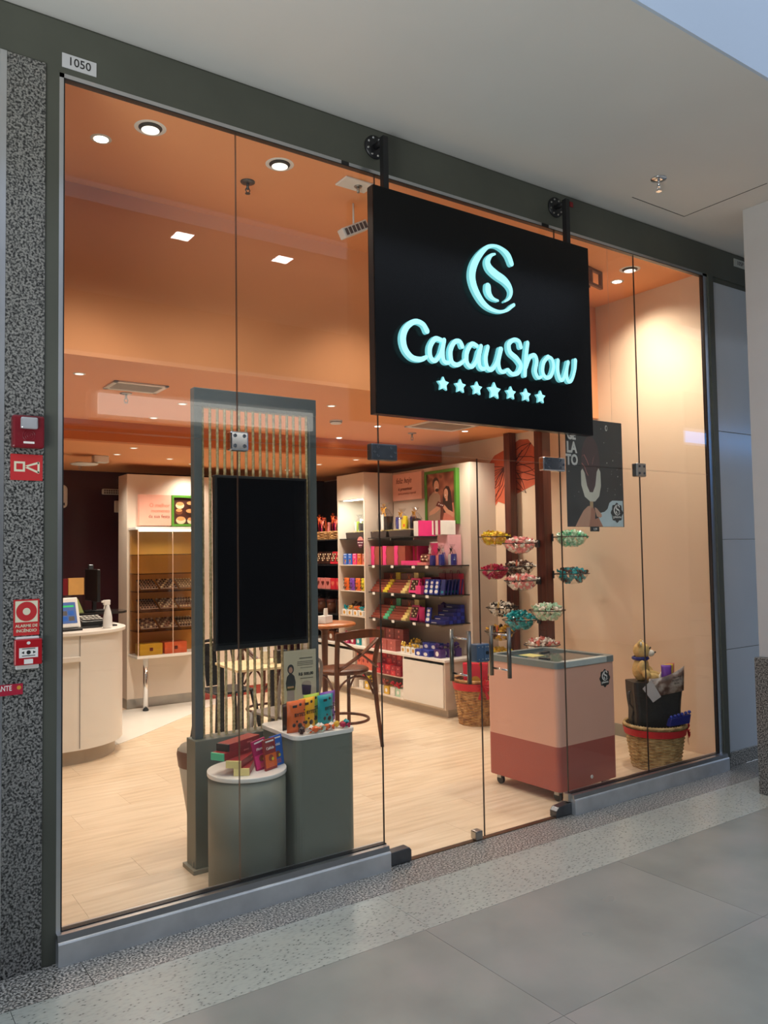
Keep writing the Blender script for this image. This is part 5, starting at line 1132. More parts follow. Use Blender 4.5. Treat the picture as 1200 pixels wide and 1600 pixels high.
# stepped long boxes on the mid and low shelves
def stepped(y0, zk, ends, cap_names):
    z0 = ZS[zk]
    for c, (cap, cn) in enumerate(zip(ends, cap_names)):
        yc = y0-c*.325
        for lvl in range(5):
            t = thing('long_box', 'red-brown long box with %s end, %s shelf, %s up the stepped stack' % (cn, {'mid': 'middle', 'low': 'lowest'}[zk], ['lowest', 'second', 'third', 'fourth', 'topmost'][lvl]), 'box', (4.905+.024*lvl, yc, z0+lvl*.0268), RZ, 'stepped long boxes on the %s shelf' % {'mid': 'middle', 'low': 'lowest'}[zk])
            b = NB(); box(b, -.155, .075, -.03, .03, 0, .0262); obj('box_sleeve', b, P_brown, t, .0012)
            b = NB(); box(b, .0752, .155, -.03, .03, 0, .0262); obj('box_end', b, cap, t, .0012)
        t = thing('upright_box', 'upright red-brown box with orange motif behind the %s-ended boxes, %s shelf' % (cn, {'mid': 'middle', 'low': 'lowest'}[zk]), 'box', (5.09, yc+.04, z0), RZ, 'upright boxes behind the stepped stacks')
        b = NB(); box(b, -.115, .115, -.04, .04, 0, .20); obj('box_body', b, P_brown2, t, .0015)
        b = NB(); stroke(b, [(.01, .19, .006), (.03, .15, .012), (.07, .125, .006)], -.0412, -.0404, n=4); stroke(b, [(.0, .135, .005), (.035, .155, .01), (.05, .185, .005)], -.0416, -.0408, n=4); obj('box_print', b, P_orange, t)
        for lvl in range(7):
            t = thing('small_box', 'small %s box in the rear stack, %s shelf, %s from the bottom' % (cn, {'mid': 'middle', 'low': 'lowest'}[zk], ORD[lvl]), 'box', (5.09, yc-.118, z0+lvl*.0295), RZ, 'small stacked boxes, %s shelf' % {'mid': 'middle', 'low': 'lowest'}[zk])
            b = NB(); box(b, -.040, .040, -.04, .04, 0, .029); obj('box_body', b, cap, t, .0015)
            b = NB(); box(b, -.041, .041, -.041, .041, .018, .0292); obj('box_lid', b, cap, t)
stepped(3.735, 'mid', (P_yel, P_cream), ('yellow', 'butter')); stepped(3.735, 'low', (P_mint, P_cream), ('mint', 'cream'))
def window_box(label, loc, w_, h_, m, grp, lean=-.28, tint=P_choc):
    t = thing('bonbon_box', label, 'box', (loc[0], loc[1], loc[2]+.0085), RZ, grp)
    Mx = Matrix.Rotation(lean, 4, 'X')
    b = NB(); box(b, -w_/2, w_/2, 0, .03, 0, h_, M=Mx); obj('box_body', b, m, t, .002)
    b = NB(); box(b, -w_*.38, w_*.38, -.002, .001, h_*.18, h_*.86, M=Mx); obj('window_tray', b, tint, t)
    for r_ in range(4):
        for c in range(3):
            b = NB(); ball(b, Mx @ Vector((-w_*.24+w_*.24*c, -.004, h_*(.27+.165*r_))), .011, (1.1, .6, 1), sub=1); obj('bonbon', b, P_cr if (r_+c) % 2 else P_milk, t)
    return t
window_box('pink bonbon box with dark window leaning on the middle shelf', (4.905, 3.165, ZS['mid']), .15, .155, P_pink, 'window boxes on the wide unit')
window_box('magenta bonbon box with dark window leaning on the lowest shelf', (4.905, 3.17, ZS['low']), .13, .16, P_mag, 'window boxes on the wide unit')
t = gift_box('paper_bag', 'hot pink little gift bag right of the pink bonbon box', 'gift bag', None, (4.91, 3.035, ZS['mid']), .085, .07, .085, P_pink)
b = NB(); tube(b, [(-.02, 0, .084), (-.012, 0, .115), (.012, 0, .115), (.02, 0, .084)], .003, 5); obj('bag_handle', b, P_pink, t)
gift_box('gift_box', 'tall magenta box standing behind the hot pink gift bag', 'box', None, (5.05, 3.04, ZS['mid']), .14, .12, .165, P_mag)
pouch('shiny purple pouch standing on the lowest shelf', (4.915, 3.03, ZS['low']), RZ, P_mag, None, w_=.10, h_=.15, d_=.04)
for k, y in enumerate((2.94, 2.83, 2.72)):
    t = thing('paper_bag', 'magenta paper bag at the back of the middle shelf, %s from left' % ORD[k], 'gift bag', (5.14, y, ZS['mid']), RZ, 'magenta bags at the back of the middle shelf')
    b = NB(); box(b, -.05, .05, -.03, .03, 0, .205); obj('bag_body', b, C('crimson_bag', 168, 24, 62), t, .002)
    b = NB(); tube(b, [(-.018, 0, .204), (-.01, 0, .235), (.01, 0, .235), (.018, 0, .204)], .003, 5); obj('bag_handle', b, P_mag, t)
# navy packets: three rows with white print at left, plain spines to the right
def packet(label, loc, w_, h_, m, grp, deco, lean=-.18):
    t = thing('chocolate_packet', label, 'chocolate', (loc[0], loc[1], loc[2]+.003), RZ, grp)
    Mx = Matrix.Rotation(lean, 4, 'X')
    b = NB(); box(b, -w_/2, w_/2, 0, .016, 0, h_, M=Mx); obj('packet_body', b, m, t, .002)
    b = NB()
    if deco:
        for zc, rx, rz_ in ((.78, .30, .10), (.52, .34, .12), (.20, .40, .13)):
            quad(b, [Mx @ Vector((p[0], -.0012, p[1])) for p in ell(0, h_*zc, w_*rx, h_*rz_, 8)])
        obj('packet_print', b, P_white, t)
        b = NB(); quad(b, [Mx @ Vector(p) for p in ((0, -.0016, h_*.30), (w_*.3, -.0016, h_*.34), (w_*.15, -.0016, h_*.42))]); obj('leaf_print', b, P_teal, t)
    else:
        quad(b, [Mx @ Vector(p) for p in ((-w_*.2, -.0012, h_*.12), (w_*.3, -.0012, h_*.12), (w_*.3, -.0012, h_*.26), (-w_*.2, -.0012, h_*.26))]); obj('packet_print', b, P_teal, t)
    return t
for c in range(3):
    for d in range(3):
        packet('navy packet with white print, %s column, %s from the front on the middle shelf' % (ORD[c], ORD[d]), (4.90+.045*d, 2.945-.082*c, ZS['mid']), .068, .15, P_navy, 'navy printed packets on the middle shelf', True)
for k in range(6):
    packet('plain navy packet showing its spine, %s along the right end of the middle shelf' % ORD[k], (4.905+.043*k, 2.695, ZS['mid']), .062, .15, P_navy2, 'plain navy packets at the right end', False)
packet('navy packet with white round print at the left of the navy boxes, lowest shelf', (4.90, 2.925, ZS['low']), .075, .15, P_navy, None, True)
for k in range(5):
    for lvl in range(1+min(k, 4)):
        t = gift_box('navy_box', 'flat navy chocolate box, %s step from left, %s up, lowest shelf' % (ORD[k], ORD[lvl]), 'box', 'stepped navy boxes on the lowest shelf', (4.92+.050*k, 2.755, ZS['low']+.036*lvl), .235, .046, .0352, P_navy if (k+lvl) % 2 else P_navy2, face=([(0, [(-.10, .006), (-.02, .006), (-.02, .012), (-.10, .012)])], [P_white]))
t = gift_box('purple_box', 'violet round-topped box at the back of the lowest shelf', 'box', None, (5.14, 2.96, ZS['low']), .10, .07, .165, P_violet)
b = NB(); lathe(b, [(.03, 0), (.032, .01), (.0, .03)], 14, (0, 0, .165), cap=False); obj('box_knob', b, P_violet, t)
# worktop: stacks of rose boxes, gold bags, navy boxes, violet bags
P_rosebox = C('rose_box', 176, 88, 80); P_rosebox2 = C('rose_box_dark', 128, 58, 54)
for c in range(3):
    for r_, (n, xo) in enumerate(((2, 0.0), (3, .085))):
        for lvl in range(n+r_*1):
            gift_box('rose_box', 'rose brown patterned box, %s row, %s from left, %s layer on the worktop' % (['front', 'rear'][r_], ORD[c], ORD[lvl]), 'box', 'rose brown boxes stacked on the worktop', (4.88+xo, 3.80-c*.165-r_*.02, ZC+lvl*.056+(0 if r_ == 0 else 0)), .155, .08, .0552, P_rosebox if r_ == 0 else P_rosebox2, face=([(0, ell(.0, .028, .012, .014, 8))], [P_rose])) if not (r_ == 0 and lvl > 0 and c == 9) else None
gift_box('flat_box', 'wide flat brown box lying on the rear rose boxes', 'box', None, (5.07, 3.42, ZC+.2), .60, .16, .03, P_brown2) if False else None
def small_bag(label, loc, r, h, base, top, grp, rz=RZ):
    t = thing('treat_bag', label, 'gift bag', loc, rz, grp)
    b = NB(); box(b, -r, r, -r*.7, r*.7, 0, h*.55); obj('bag_base', b, base, t, .004)
    decal('bag_print', [(0, ell(0, h*.27, r*.5, r*.5, 10))], [P_gold if base is P_white else P_white], t, -r*.7-.0008)
    b = NB(); random.seed(int(loc[0]*500+loc[1]*900))
    for k in range(9): ball(b, (random.uniform(-r*.8, r*.8), random.uniform(-r*.6, r*.6), h*random.uniform(.58, .92)), r*.30, sub=1, jitter=.2)
    obj('bag_ruffle', b, top, t)
    return t
for c in range(3):
    for d in range(2):
        small_bag('cream treat bag with gold ruffle, %s from left, %s row on the worktop' % (ORD[c], ['front', 'rear'][d]), (4.875+.11*d, 3.275-.088*c, ZC), .038, .115+.035*d, P_white, P_goldfoil if d == 0 or c < 2 else P_choc, 'gold ruffled treat bags on the worktop')
for c in range(2):
    for d in range(2):
        for lvl in range(1+d):
            gift_box('navy_carton', 'navy carton with white oval, %s from left, %s row, %s layer on the worktop' % (ORD[c], ['front', 'rear'][d], ORD[lvl]), 'box', 'navy cartons on the worktop', (4.87+.10*d, 2.985-.118*c, ZC+lvl*.062), .11, .09, .061, P_navy, face=([(0, ell(0, .024, .030, .018, 12))], [P_white]))
for d in range(3):
    small_bag('dark violet ruffled bag at the worktop end, %s from the front' % ORD[d], (4.885+.10*d, 2.715, ZC), .050, .15, P_violet, P_violet, 'violet bags at the worktop end')
# cubbies
for c in range(5):
    for r_ in range(2):
        for lvl in range(4 if r_ else 2):
            if lvl*.05+.05 > .21: continue
            gift_box('crimson_box', 'small crimson box in the upper cubby, %s from left, %s row, %s layer' % (ORD[c], ['front', 'rear'][r_], ORD[lvl]), 'box', 'crimson boxes in the upper cubby', (4.855+.085*r_, 3.69-.092*c, .3102+lvl*.0505), .086, .08, .05, P_crim if (c+lvl) % 3 else P_red, face=([(0, ell(0, .025, .009, .009, 8))], [P_rose]))
for c in range(4):
    gift_box('orange_box', 'salmon orange box with dark motif in the left cubby, %s column' % ORD[c], 'box', 'salmon boxes in the left cubby', (4.88, 4.09-.085*c, .3102), .080, .08, .17, P_salmon, face=([(0, ell(0, .09, .018, .02, 9))], [P_crim]))
for k, (y, base, top) in enumerate(((3.68, P_whitefoil, P_rose), (3.58, P_goldfoil, P_brown), (3.47, P_whitefoil, P_red), (3.37, P_mintfoil, P_red), (3.29, P_whitefoil, P_rose), (4.07, P_whitefoil, P_red), (3.95, P_goldfoil, P_yel), (3.84, P_dkgrey, P_gold))):
    small_bag('%s treat bag with coloured top in the lower cubby, %s one from left' % (['white', 'gold', 'cream', 'mint', 'silver', 'clear', 'amber', 'charcoal'][k], ['fourth', 'fifth', 'sixth', 'seventh', 'last', 'first', 'second', 'third'][k]), (4.875, y, .0952), .042, .155, base, top, 'treat bags in the lower cubbies')
# ---- niche unit goods
hamper('dark gift tray in the lit niche', (4.98, 4.17, ZS['top']), .40, .24, .07, M_dtray, None)
cello_bag('gift_bundle', 'clear bundle with lime pack in the lit niche, left one', 'gift', None, (4.97, 4.24, ZS['top']+.083), .085, .19, [P_white, P_lime, P_grey], None)
cello_bag('gift_bundle', 'clear bundle with gold bow in the lit niche, right one', 'gift', None, (4.97, 4.07, ZS['top']+.083), .08, .17, [P_grey, P_white], P_gold)
for k, m in enumerate((P_blue, P_blue, P_pink, P_orange, P_salmon)):
    tablet(['first blue tablet from the left', 'second blue tablet', 'pink tablet', 'orange tablet', 'salmon tablet at the right end'][k]+' leaning in the niche at eye level', (4.86, 4.385-.098*k, ZS['eye']), RZ, m, m, 'Crem', w_=.078, h_=.125, lean=0, grp='tablets in the niche')
for k, (m, n) in enumerate(((P_orange, 'orange'), (P_purple, 'purple'), (P_orange, 'second orange'), (P_yel, 'amber yellow'))):
    pouch('%s snack pouch on the middle niche shelf' % n, (4.88, 4.385-.118*k, ZS['mid']), RZ, m, 'snack pouches in the niche', w_=.105, h_=.14, d_=.05, word='BYTES')
for k in range(4):
    for d in range(2):
        small_bag('cream box bag with %s ruffle on the low niche shelf, %s from left, %s row' % (['teal', 'amber', 'copper', 'teal'][k] if not d else 'dark', ORD[k], ['front', 'rear'][d]), (4.87+.12*d, 4.39-.115*k, ZS['low']), .042, .115+.04*d, P_white, P_darkfoil if d else (P_tealfoil, P_gold, P_orange, P_tealfoil)[k], 'ruffled bags on the low niche shelf')
for k, (m, n) in enumerate(((P_mag, 'cherry'), (P_redfoil, 'wine red'), (P_teal, 'teal'), (P_whitefoil, 'cream'))):
    small_bag('%s treat bag on the worktop under the niche' % n, (4.90, 4.39-.12*k, ZC), .046, .15, m, m, 'treat bags under the niche')
# ---- dark unit goods
for k, y in enumerate((4.66, 4.98)):
    t = thing('gift_hamper', ['big straw-sided gift basket nearest the niche on the dark unit', 'big straw-sided gift basket half hidden behind the rope screen post'][k], 'hamper', (4.98, y, ZS['top']), RZ, 'gift baskets on the dark unit')
    b = NB(); wicker(b, .125, .145, .095, 6, 36, 18, .006, .010); obj('weave', b, M_wicker, t, stuff=True)
    b = NB(); lathe(b, [(0, .01), (.12, .01), (.13, .085), (0, .088)], 20, cap=False); obj('liner', b, P_choc, t)
    for q, (x, z, m) in enumerate(((-.08, .12, P_mag), (-.03, .17, P_brown), (.05, .17, P_orange), (.09, .13, P_rose), (.0, .13, P_red), (-.07, .2, P_crim))):
        b = NB(); box(b, x-.028, x+.028, -.05, -.03, .09, .09+z, M=Matrix.Rotation(.2*math.sin(q*2.3), 4, 'Y')); obj('basket_gift', b, m, t, .003)
    bow(t, (.06, -.09, .23), .055, P_salmon); bow(t, (-.04, -.08, .27), .05, P_orange)
for k in range(5):
    y = 4.56+.115*k
    window_box('dark bonbon box on the eye-level dark shelf, %s from the niche' % ORD[k], (4.86, y, ze), .105, .15, P_red if k in (0, 1) else P_choc, 'bonbon boxes on the dark unit', tint=P_choc)
for k in range(5):
    y = 4.56+.115*k
    t = gift_box('heart_box', '%s heart print box on the middle dark shelf, %s from the niche' % (['red', 'scarlet', 'pink', 'blush', 'rose'][k], ORD[k]), 'box', 'heart boxes on the dark unit', (4.89, y, ZS['mid']), .105, .05, .13, (P_red, P_red, P_rose, P_rose, P_rose)[k])
    h = [(0, .03)]+[(.034*math.sin(a)**3, .070+.0022*(13*math.cos(a)-5*math.cos(2*a)-2*math.cos(3*a)-math.cos(4*a))) for a in [PI*2*q/20 for q in range(1, 20)]]
    decal('heart_print', [(0, h[1:])], [P_salmon if k < 2 else P_brown2], t, -.0262)
for k, y in enumerate((4.62, 4.86, 5.08)):
    t = thing('round_hat_box', 'round brown hat box with black ribbon on the low dark shelf, %s from the niche' % ORD[k], 'box', (4.98, y, ZS['low']), RZ, 'hat boxes on the dark unit')
    b = NB(); lathe(b, [(.095, 0), (.095, .14)], 28); obj('box_body', b, P_milk, t)
    b = NB(); lathe(b, [(.099, .12), (.099, .16)], 28); obj('box_lid', b, P_brown2, t)
    b = NB(); box(b, -.012, .012, -.1005, .1005, -0.0, .162); obj('ribbon', b, P_ink_b if False else M_ink, t)
    bow(t, (0, -.06, .185), .05, M_ink)
for k, y in enumerate((4.58, 4.74, 4.90)):
    small_bag('brown gift bag with dark ribbon on the worktop end, %s from the niche' % ORD[k], (4.91, y, ZC), .06, .20, P_milk, P_choc, 'brown gift bags on the worktop')

# ================================================================== BACK WALL UNIT AND PASTRY DISPLAY
t = thing('white_wall_unit', 'tall cream wall unit across the back holding the pastry display', 'wall unit', (3.43, 5.0, 0))
b = NB(); box(b, -.87, .87, 0, .30, .10, 2.45); obj('unit_carcass', b, M_offwhite, t, .003)
b = NB(); box(b, -.87, -.10, .004, .30, 0, .0995); obj('steel_plinth', b, M_steel, t)
b = NB(); box(b, -.0995, .87, .004, .30, 0, .0995); obj('red_plinth', b, C('kick_red', 160, 62, 50), t)
for x in (-.10, .42):
    b = NB(); box(b, x-.0015, x+.0015, -.0012, -.0002, .10, 2.45); obj('panel_joint', b, P_grey, t)
VX, VY = 2.93, 4.84
v = thing('pastry_display', 'glass pastry display with amber back on a chrome leg', 'display case', (VX, VY, 0))
b = NB(); box(b, -.36, .36, -.145, .155, .545, .572); obj('bottom_shelf', b, M_white, v, .003)
b = NB(); box(b, -.36, .36, -.10, .155, 1.857, 1.885); obj('top_panel', b, M_white, v, .003)
b = NB(); box(b, -.345, .345, .148, .156, .573, 1.856); obj('amber_back', b, M_amber, v)
for x in (-.355, .345):
    b = NB(); box(b, x, x+.008, -.13, .147, .573, 1.856); obj('side_glass', b, M_acry, v)
for x0, x1 in ((-.345, .012), (.016, .343)):
    b = NB(); box(b, x0, x1, -.138, -.133, .573, 1.852); obj('front_glass', b, M_acry, v)
for x in (-.347, .014):
    b = NB(); box(b, x-.0035, x+.0035, -.141, -.1385, .573, 1.852); obj('glass_edge_strip', b, C('edge_pale', 232, 196, 170), v)
b = NB(); box(b, -.33, .33, -.12, -.10, 1.838, 1.8565); obj('light_strip', b, mat('cool_strip', (1, 1, 1, 1), .3, emit=(.75, 1, .8, 1), es=2.2), v)
area('display_strip', (VX, VY-.11, 1.83), .6, .03, 3.5, (.95, 1.0, .9), (-.35, 0, 0))
VS_ = (1.602, 1.405, 1.222, 1.018, .818)
for z in VS_:
    b = NB(); box(b, -.343, .343, -.125, .146, z-.008, z); obj('display_shelf', b, M_gshelf, v)
for x in (-.24, .30):
    b = NB(); cyl(b, (x, -.04, .0), .026, .545, 18); obj('chrome_leg', b, M_chrome, v)
b = NB(); cyl(b, (-.24, -.04, .0), .030, .02, 18); obj('leg_foot', b, M_black, v)
# trays of bonbons: three on each of the three loaded shelves
tr_mesh = None; trf = [(P_choc, P_milk), (P_choc, P_cr), (P_cr, P_cr), (P_choc, P_choc), (P_cr, P_milk), (P_milk, P_cr), (P_choc, P_cr), (P_milk, P_cr), (P_cr, P_choc)]
bon = {}
for m in (P_choc, P_milk, P_cr):
    q = NB(); ball(q, (0, 0, .008), .0105, (1, 1, .9), 1); o = obj('bonbon', q, m); bon[m.name] = o.data; bpy.data.objects.remove(o)
for s_ in range(3):
    z = VS_[2+s_]
    for c in range(3):
        x = VX-.215+.205*c
        lb = '%s of the %s shelf' % (['left end', 'middle', 'right end'][c], ['upper loaded', 'central loaded', 'lower loaded'][s_])
        t = thing('bonbon_tray', 'acrylic bonbon tray, %s of the pastry display' % lb, 'tray', (x, VY-.005, z), 0, 'bonbon trays in the pastry display')
        Mx = Matrix.Rotation(.42, 4, 'X')
        b = NB(); prism(b, [(-.095, .001), (-.095, .022), (.095, .110), (.095, .001)], -.092, .092, 'yz'); obj('tray_wedge', b, M_acry, t)
        b = NB(); prism(b, [(-.095, .0224), (.095, .1104), (.095, .113), (-.095, .025)], -.090, .090, 'yz'); obj('tray_deck', b, mat('tray_deck', S(150, 120, 100), .4), t)
        ma, mb = trf[(s_*3+c) % 9]
        for r_ in range(5):
            for k in range(6):
                yy = -.078+.039*r_
                o = bpy.data.objects.new('bonbon', bon[(ma if (r_+k*(c+1)) % 3 else mb).name]); COL.objects.link(o)
                o.location = (x-.075+.030*k, VY-.005+yy, z+.0248+(yy+.095)*.4632)
                tag(o, 'small round bonbon, tray at the %s' % lb, 'bonbon', 'bonbons on the tray at the %s' % lb)
for x, m, n in ((VX-.20, C('mustard_box', 206, 158, 44), 'mustard yellow'), (VX+.06, C('coral_box', 226, 104, 62), 'coral orange')):
    gift_box('gift_box', '%s gift box on the bottom of the pastry display' % n, 'box', None, (x, VY-.02, .5725), .235, .16, .115, m, rz=0, face=([(0, [(-.018, .04), (.018, .04), (.018, .075), (-.018, .075)])], [P_brown2]))
t = thing('pink_display_sign', 'pink sign reading O melhor momento da sua festa above the pastry display', 'sign', (2.843, 4.955, 1.905))
b = NB(); box(b, -.172, .172, -.015, .0445, 0, .33); obj('sign_panel', b, C('panel_pink', 232, 172, 152), t, .002)
for s_, z, m, sz in (('O melhor', .215, P_salmon, .058), ('momento', .158, P_salmon, .054), ('da sua festa', .098, P_brown2, .052)): text_obj('sign_text', s_, sz, m, t, (.155, -.0156, z), align='RIGHT', sx=.95)
t = thing('green_framed_picture', 'green framed picture of filled chocolate cups above the pastry display', 'picture', (3.170, 4.955, 1.900))
b = NB()
for a in ((-.15, .15, 0, .025), (-.15, .15, .31, .335), (-.15, -.125, .025, .31), (.125, .15, .025, .31)): box(b, a[0], a[1], -.02, .0445, a[2], a[3])
obj('frame', b, P_green, t)
b = NB(); box(b, -.125, .125, -.006, .0, .025, .31); obj('picture_print', b, C('photo_dark', 70, 38, 32), t)
cups = []
for cx, cz, r, m in ((-.055, .235, .048, 0), (-.065, .165, .040, 1), (-.045, .075, .055, 0), (.06, .245, .045, 2), (.055, .16, .05, 2), (.07, .07, .045, 0)):
    cups += [(m, ell(cx, cz-.01, r, r*.75, 14)), (3, ell(cx, cz+.008, r*.86, r*.42, 14))]
decal('cup_print', cups, [P_cr, P_milk, P_choc, C('cup_fill', 214, 150, 96)], t, -.0064, .0002)
# emergency lamp, junction box on the dark back wall
t = thing('emergency_light', 'white emergency light bar on the dark back wall at left', 'lamp', (2.69, 6.0, 2.30))
b = NB(); box(b, -.118, .118, -.05, -.0005, 0, .065); obj('lamp_body', b, M_whitep, t, .012)
b = NB()
for k in range(8):
    for r_ in range(2): box(b, -.103+.026*k, -.083+.026*k, -.053, -.0502, .008+.026*r_, .028+.026*r_)
obj('lamp_lens', b, P_grey, t)
t = thing('junction_box', 'white adapter box with a cord under the emergency light bar', 'socket', (2.765, 6.0, 2.095))
b = NB(); box(b, -.05, .05, -.04, -.0005, 0, .135); obj('box_body', b, M_whitep, t, .006)
b = NB(); tube(b, [(.045, -.02, .25), (.07, -.02, .20), (.06, -.02, .10), (.055, -.02, .02), (.02, -.045, .02)], .005, 6); obj('cord', b, M_whitep, t)
t = thing('wall_dispenser', 'white rounded dispenser on the dark back wall at the far left edge', 'dispenser', (2.12, 6.0, 2.13))
b = NB(); prism(b, rrect(-.06, .06, 0, .26, .05), -.09, -.0005, 'xz'); obj('dispenser_body', b, M_whitep, t, .01)
b = NB(); box(b, -.03, .03, -.094, -.0905, .03, .06); obj('dispenser_slot', b, P_grey, t)

# ================================================================== CASH COUNTER
t = thing('cash_counter', 'white cash counter with rounded corner and recessed base at left', 'counter', (1.26, 3.6, 0))
def cpoly(o): 
    x1, y0, r = .80-o, -.60+o, .52-o*.4
    arc = [(x1-r+r*math.sin(a), y0+r-r*math.cos(a)) for a in [PI/2*k/40 for k in range(41)]]
    return [(-1.0, y0)]+arc+[(x1, .75), (-1.0, .75)]
b = NB(); prism(b, cpoly(.06), 0, .115, 'xy'); obj('counter_base', b, mat('counter_base', S(176, 160, 142), .3), t)
b = NB(); prism(b, cpoly(.01), .116, .985, 'xy'); obj('counter_body', b, M_white, t)
b = NB(); prism(b, cpoly(-.012), .986, 1.012, 'xy'); obj('counter_top', b, M_white, t, .003)
b = NB(); box(b, -.6, .335, -.625, -.592, .79, .83); obj('front_ledge', b, M_white, t, .004)
b = NB(); box(b, .333, .337, -.5925, -.5895, .13, .985); obj('panel_joint', b, P_grey, t)
b = NB(); box(b, .795, .84, .10, .75, .12, .98); obj('end_panel', b, M_offwhite, t)
b = NB(); box(b, .80, .84, .14, .20, .0, .119); obj('end_foot', b, M_steel, t)
t2 = thing('glass_shelf', 'black glass raised shelf at the back of the cash counter', 'shelf', (1.985, 3.92, 1.0125))
b = NB(); prism(b, [(-.6, -.2)]+[(.05+.18*math.cos(a), -.02+.18*math.sin(a)) for a in [-PI/2+PI*k/14 for k in range(15)]]+[(-.6, .16)], .075, .095, 'xy'); obj('shelf_slab', b, M_dshelf, t2)
b = NB(); 
for x in (-.5, .05): cyl(b, (x, 0, 0), .012, .075, 10)
obj('shelf_post', b, M_steel, t2)
ZT = 1.0125
t = thing('payment_tablet', 'white payment tablet with a coloured screen on the cash counter', 'tablet', (1.545, 3.20, ZT), 0.18)
Mx = Matrix.Rotation(-.30, 4, 'X')
b = NB(); box(b, -.11, .11, -.012, .012, .02, .265, M=Mx); obj('tablet_body', b, M_whitep, t, .008)
b = NB(); box(b, -.11, .085, -.0136, -.0122, .055, .225, M=Mx); scn = obj('tablet_screen', b, mat('screen_blue', S(40, 52, 92), .2, emit=(.10, .16, .34, 1), es=.8), t)
b = NB(); random.seed(4)
quad(b, [Mx @ Vector(p) for p in ((-.10, -.0142, .185), (.07, -.0142, .185), (.07, -.0142, .20), (-.10, -.0142, .20))])
obj('screen_banner', b, mat('screen_green', S(40, 150, 80), .3, emit=(.05, .5, .15, 1), es=.7), scn)
for k in range(6):
    b = NB(); x, z = -.09+.055*(k % 3), .075+.045*(k//3); quad(b, [Mx @ Vector(p) for p in ((x, -.0142, z), (x+.045, -.0142, z), (x+.045, -.0142, z+.035), (x, -.0142, z+.035))]); obj('screen_tile', b, P_blue if k % 2 else P_grey, scn)
b = NB(); box(b, -.10, .10, -.06, .10, 0, .018); obj('tablet_stand', b, M_black, t, .004)
t = thing('spray_bottle', 'clear and white spray bottle on the cash counter', 'bottle', (1.862, 3.22, ZT), 0.3)
b = NB(); lathe(b, [(.036, 0), (.037, .01), (.035, .085), (.027, .13), (.014, .175), (.013, .185)], 20); obj('bottle_body', b, mat('milky_plastic', S(226, 228, 228), .25), t)
b = NB(); box(b, -.036, .018, -.012, .012, .186, .226); box(b, -.055, -.036, -.008, .008, .206, .222); prism(b, [(-.03, .186), (-.022, .186), (-.03, .155), (-.038, .155)], -.006, .006, 'xz'); obj('spray_head', b, M_whitep, t, .003)
t = thing('card_terminal', 'black keypad terminal with white keys on the counter', 'terminal', (1.80, 3.52, ZT), 0.1)
b = NB(); prism(b, [(-.09, 0), (.09, 0), (.09, .085), (-.09, .045)], -.10, .10, 'yz'); obj('terminal_body', b, M_black, t, .004)
for r_ in range(3):
    for c in range(5):
        b = NB(); x, y = -.075+.034*c, -.06+.045*r_; box(b, x, x+.024, y, y+.03, .0585+.01*r_, .0635+.01*r_, M=None); o = obj('key', b, M_paper, t)
t = thing('black_tray', 'flat black counter mat in front of the spray bottle and keypad', 'tray', (1.74, 3.36, ZT), 0.1)
b = NB(); box(b, -.14, .10, -.05, .05, 0, .008); obj('mat', b, M_black, t); b = NB(); box(b, .12, .24, -.02, .05, 0, .012); obj('cable_box', b, M_black, t)
t = thing('computer_monitor', 'black monitor seen edge on at the back of the counter', 'monitor', (1.93, 3.88, ZT+.096), 0.0)
b = NB(); box(b, -.10, .12, -.08, .08, 0, .012); obj('monitor_foot', b, M_black, t, .003)
b = NB(); box(b, -.015, .015, -.02, .02, .012, .2); obj('monitor_stem', b, M_black, t)
b = NB(); box(b, -.028, .0, -.20, .20, .09, .37); obj('monitor_screen', b, M_black, t, .006)
b = NB(); box(b, -.05, -.01, -.02, .02, .371, .41); obj('webcam', b, M_dkmetal, t, .005)
t = thing('folder_rack', 'clear rack holding red and yellow folders and green cards', 'rack', (1.69, 3.83, ZT+.096), 0.0)
b = NB(); box(b, -.14, .14, .02, .025, 0, .30); box(b, -.14, -.136, -.05, .025, 0, .30); box(b, .136, .14, -.05, .025, 0, .30); obj('rack_body', b, M_acry, t)
b = NB(); box(b, -.13, -.005, -.045, -.02, .155, .295); obj('red_folder', b, C('folder_red', 122, 20, 28), t); b = NB(); box(b, .0, .13, -.045, -.02, .155, .30); obj('yellow_folder', b, C('folder_yellow', 222, 168, 96), t)
for x in (-.10, .03):
    b = NB(); prism(b, [(x, .12), (x+.05, .12), (x+.10, .0), (x+.05, .0)], -.04, -.036, 'xz'); obj('green_card', b, P_yg, t)

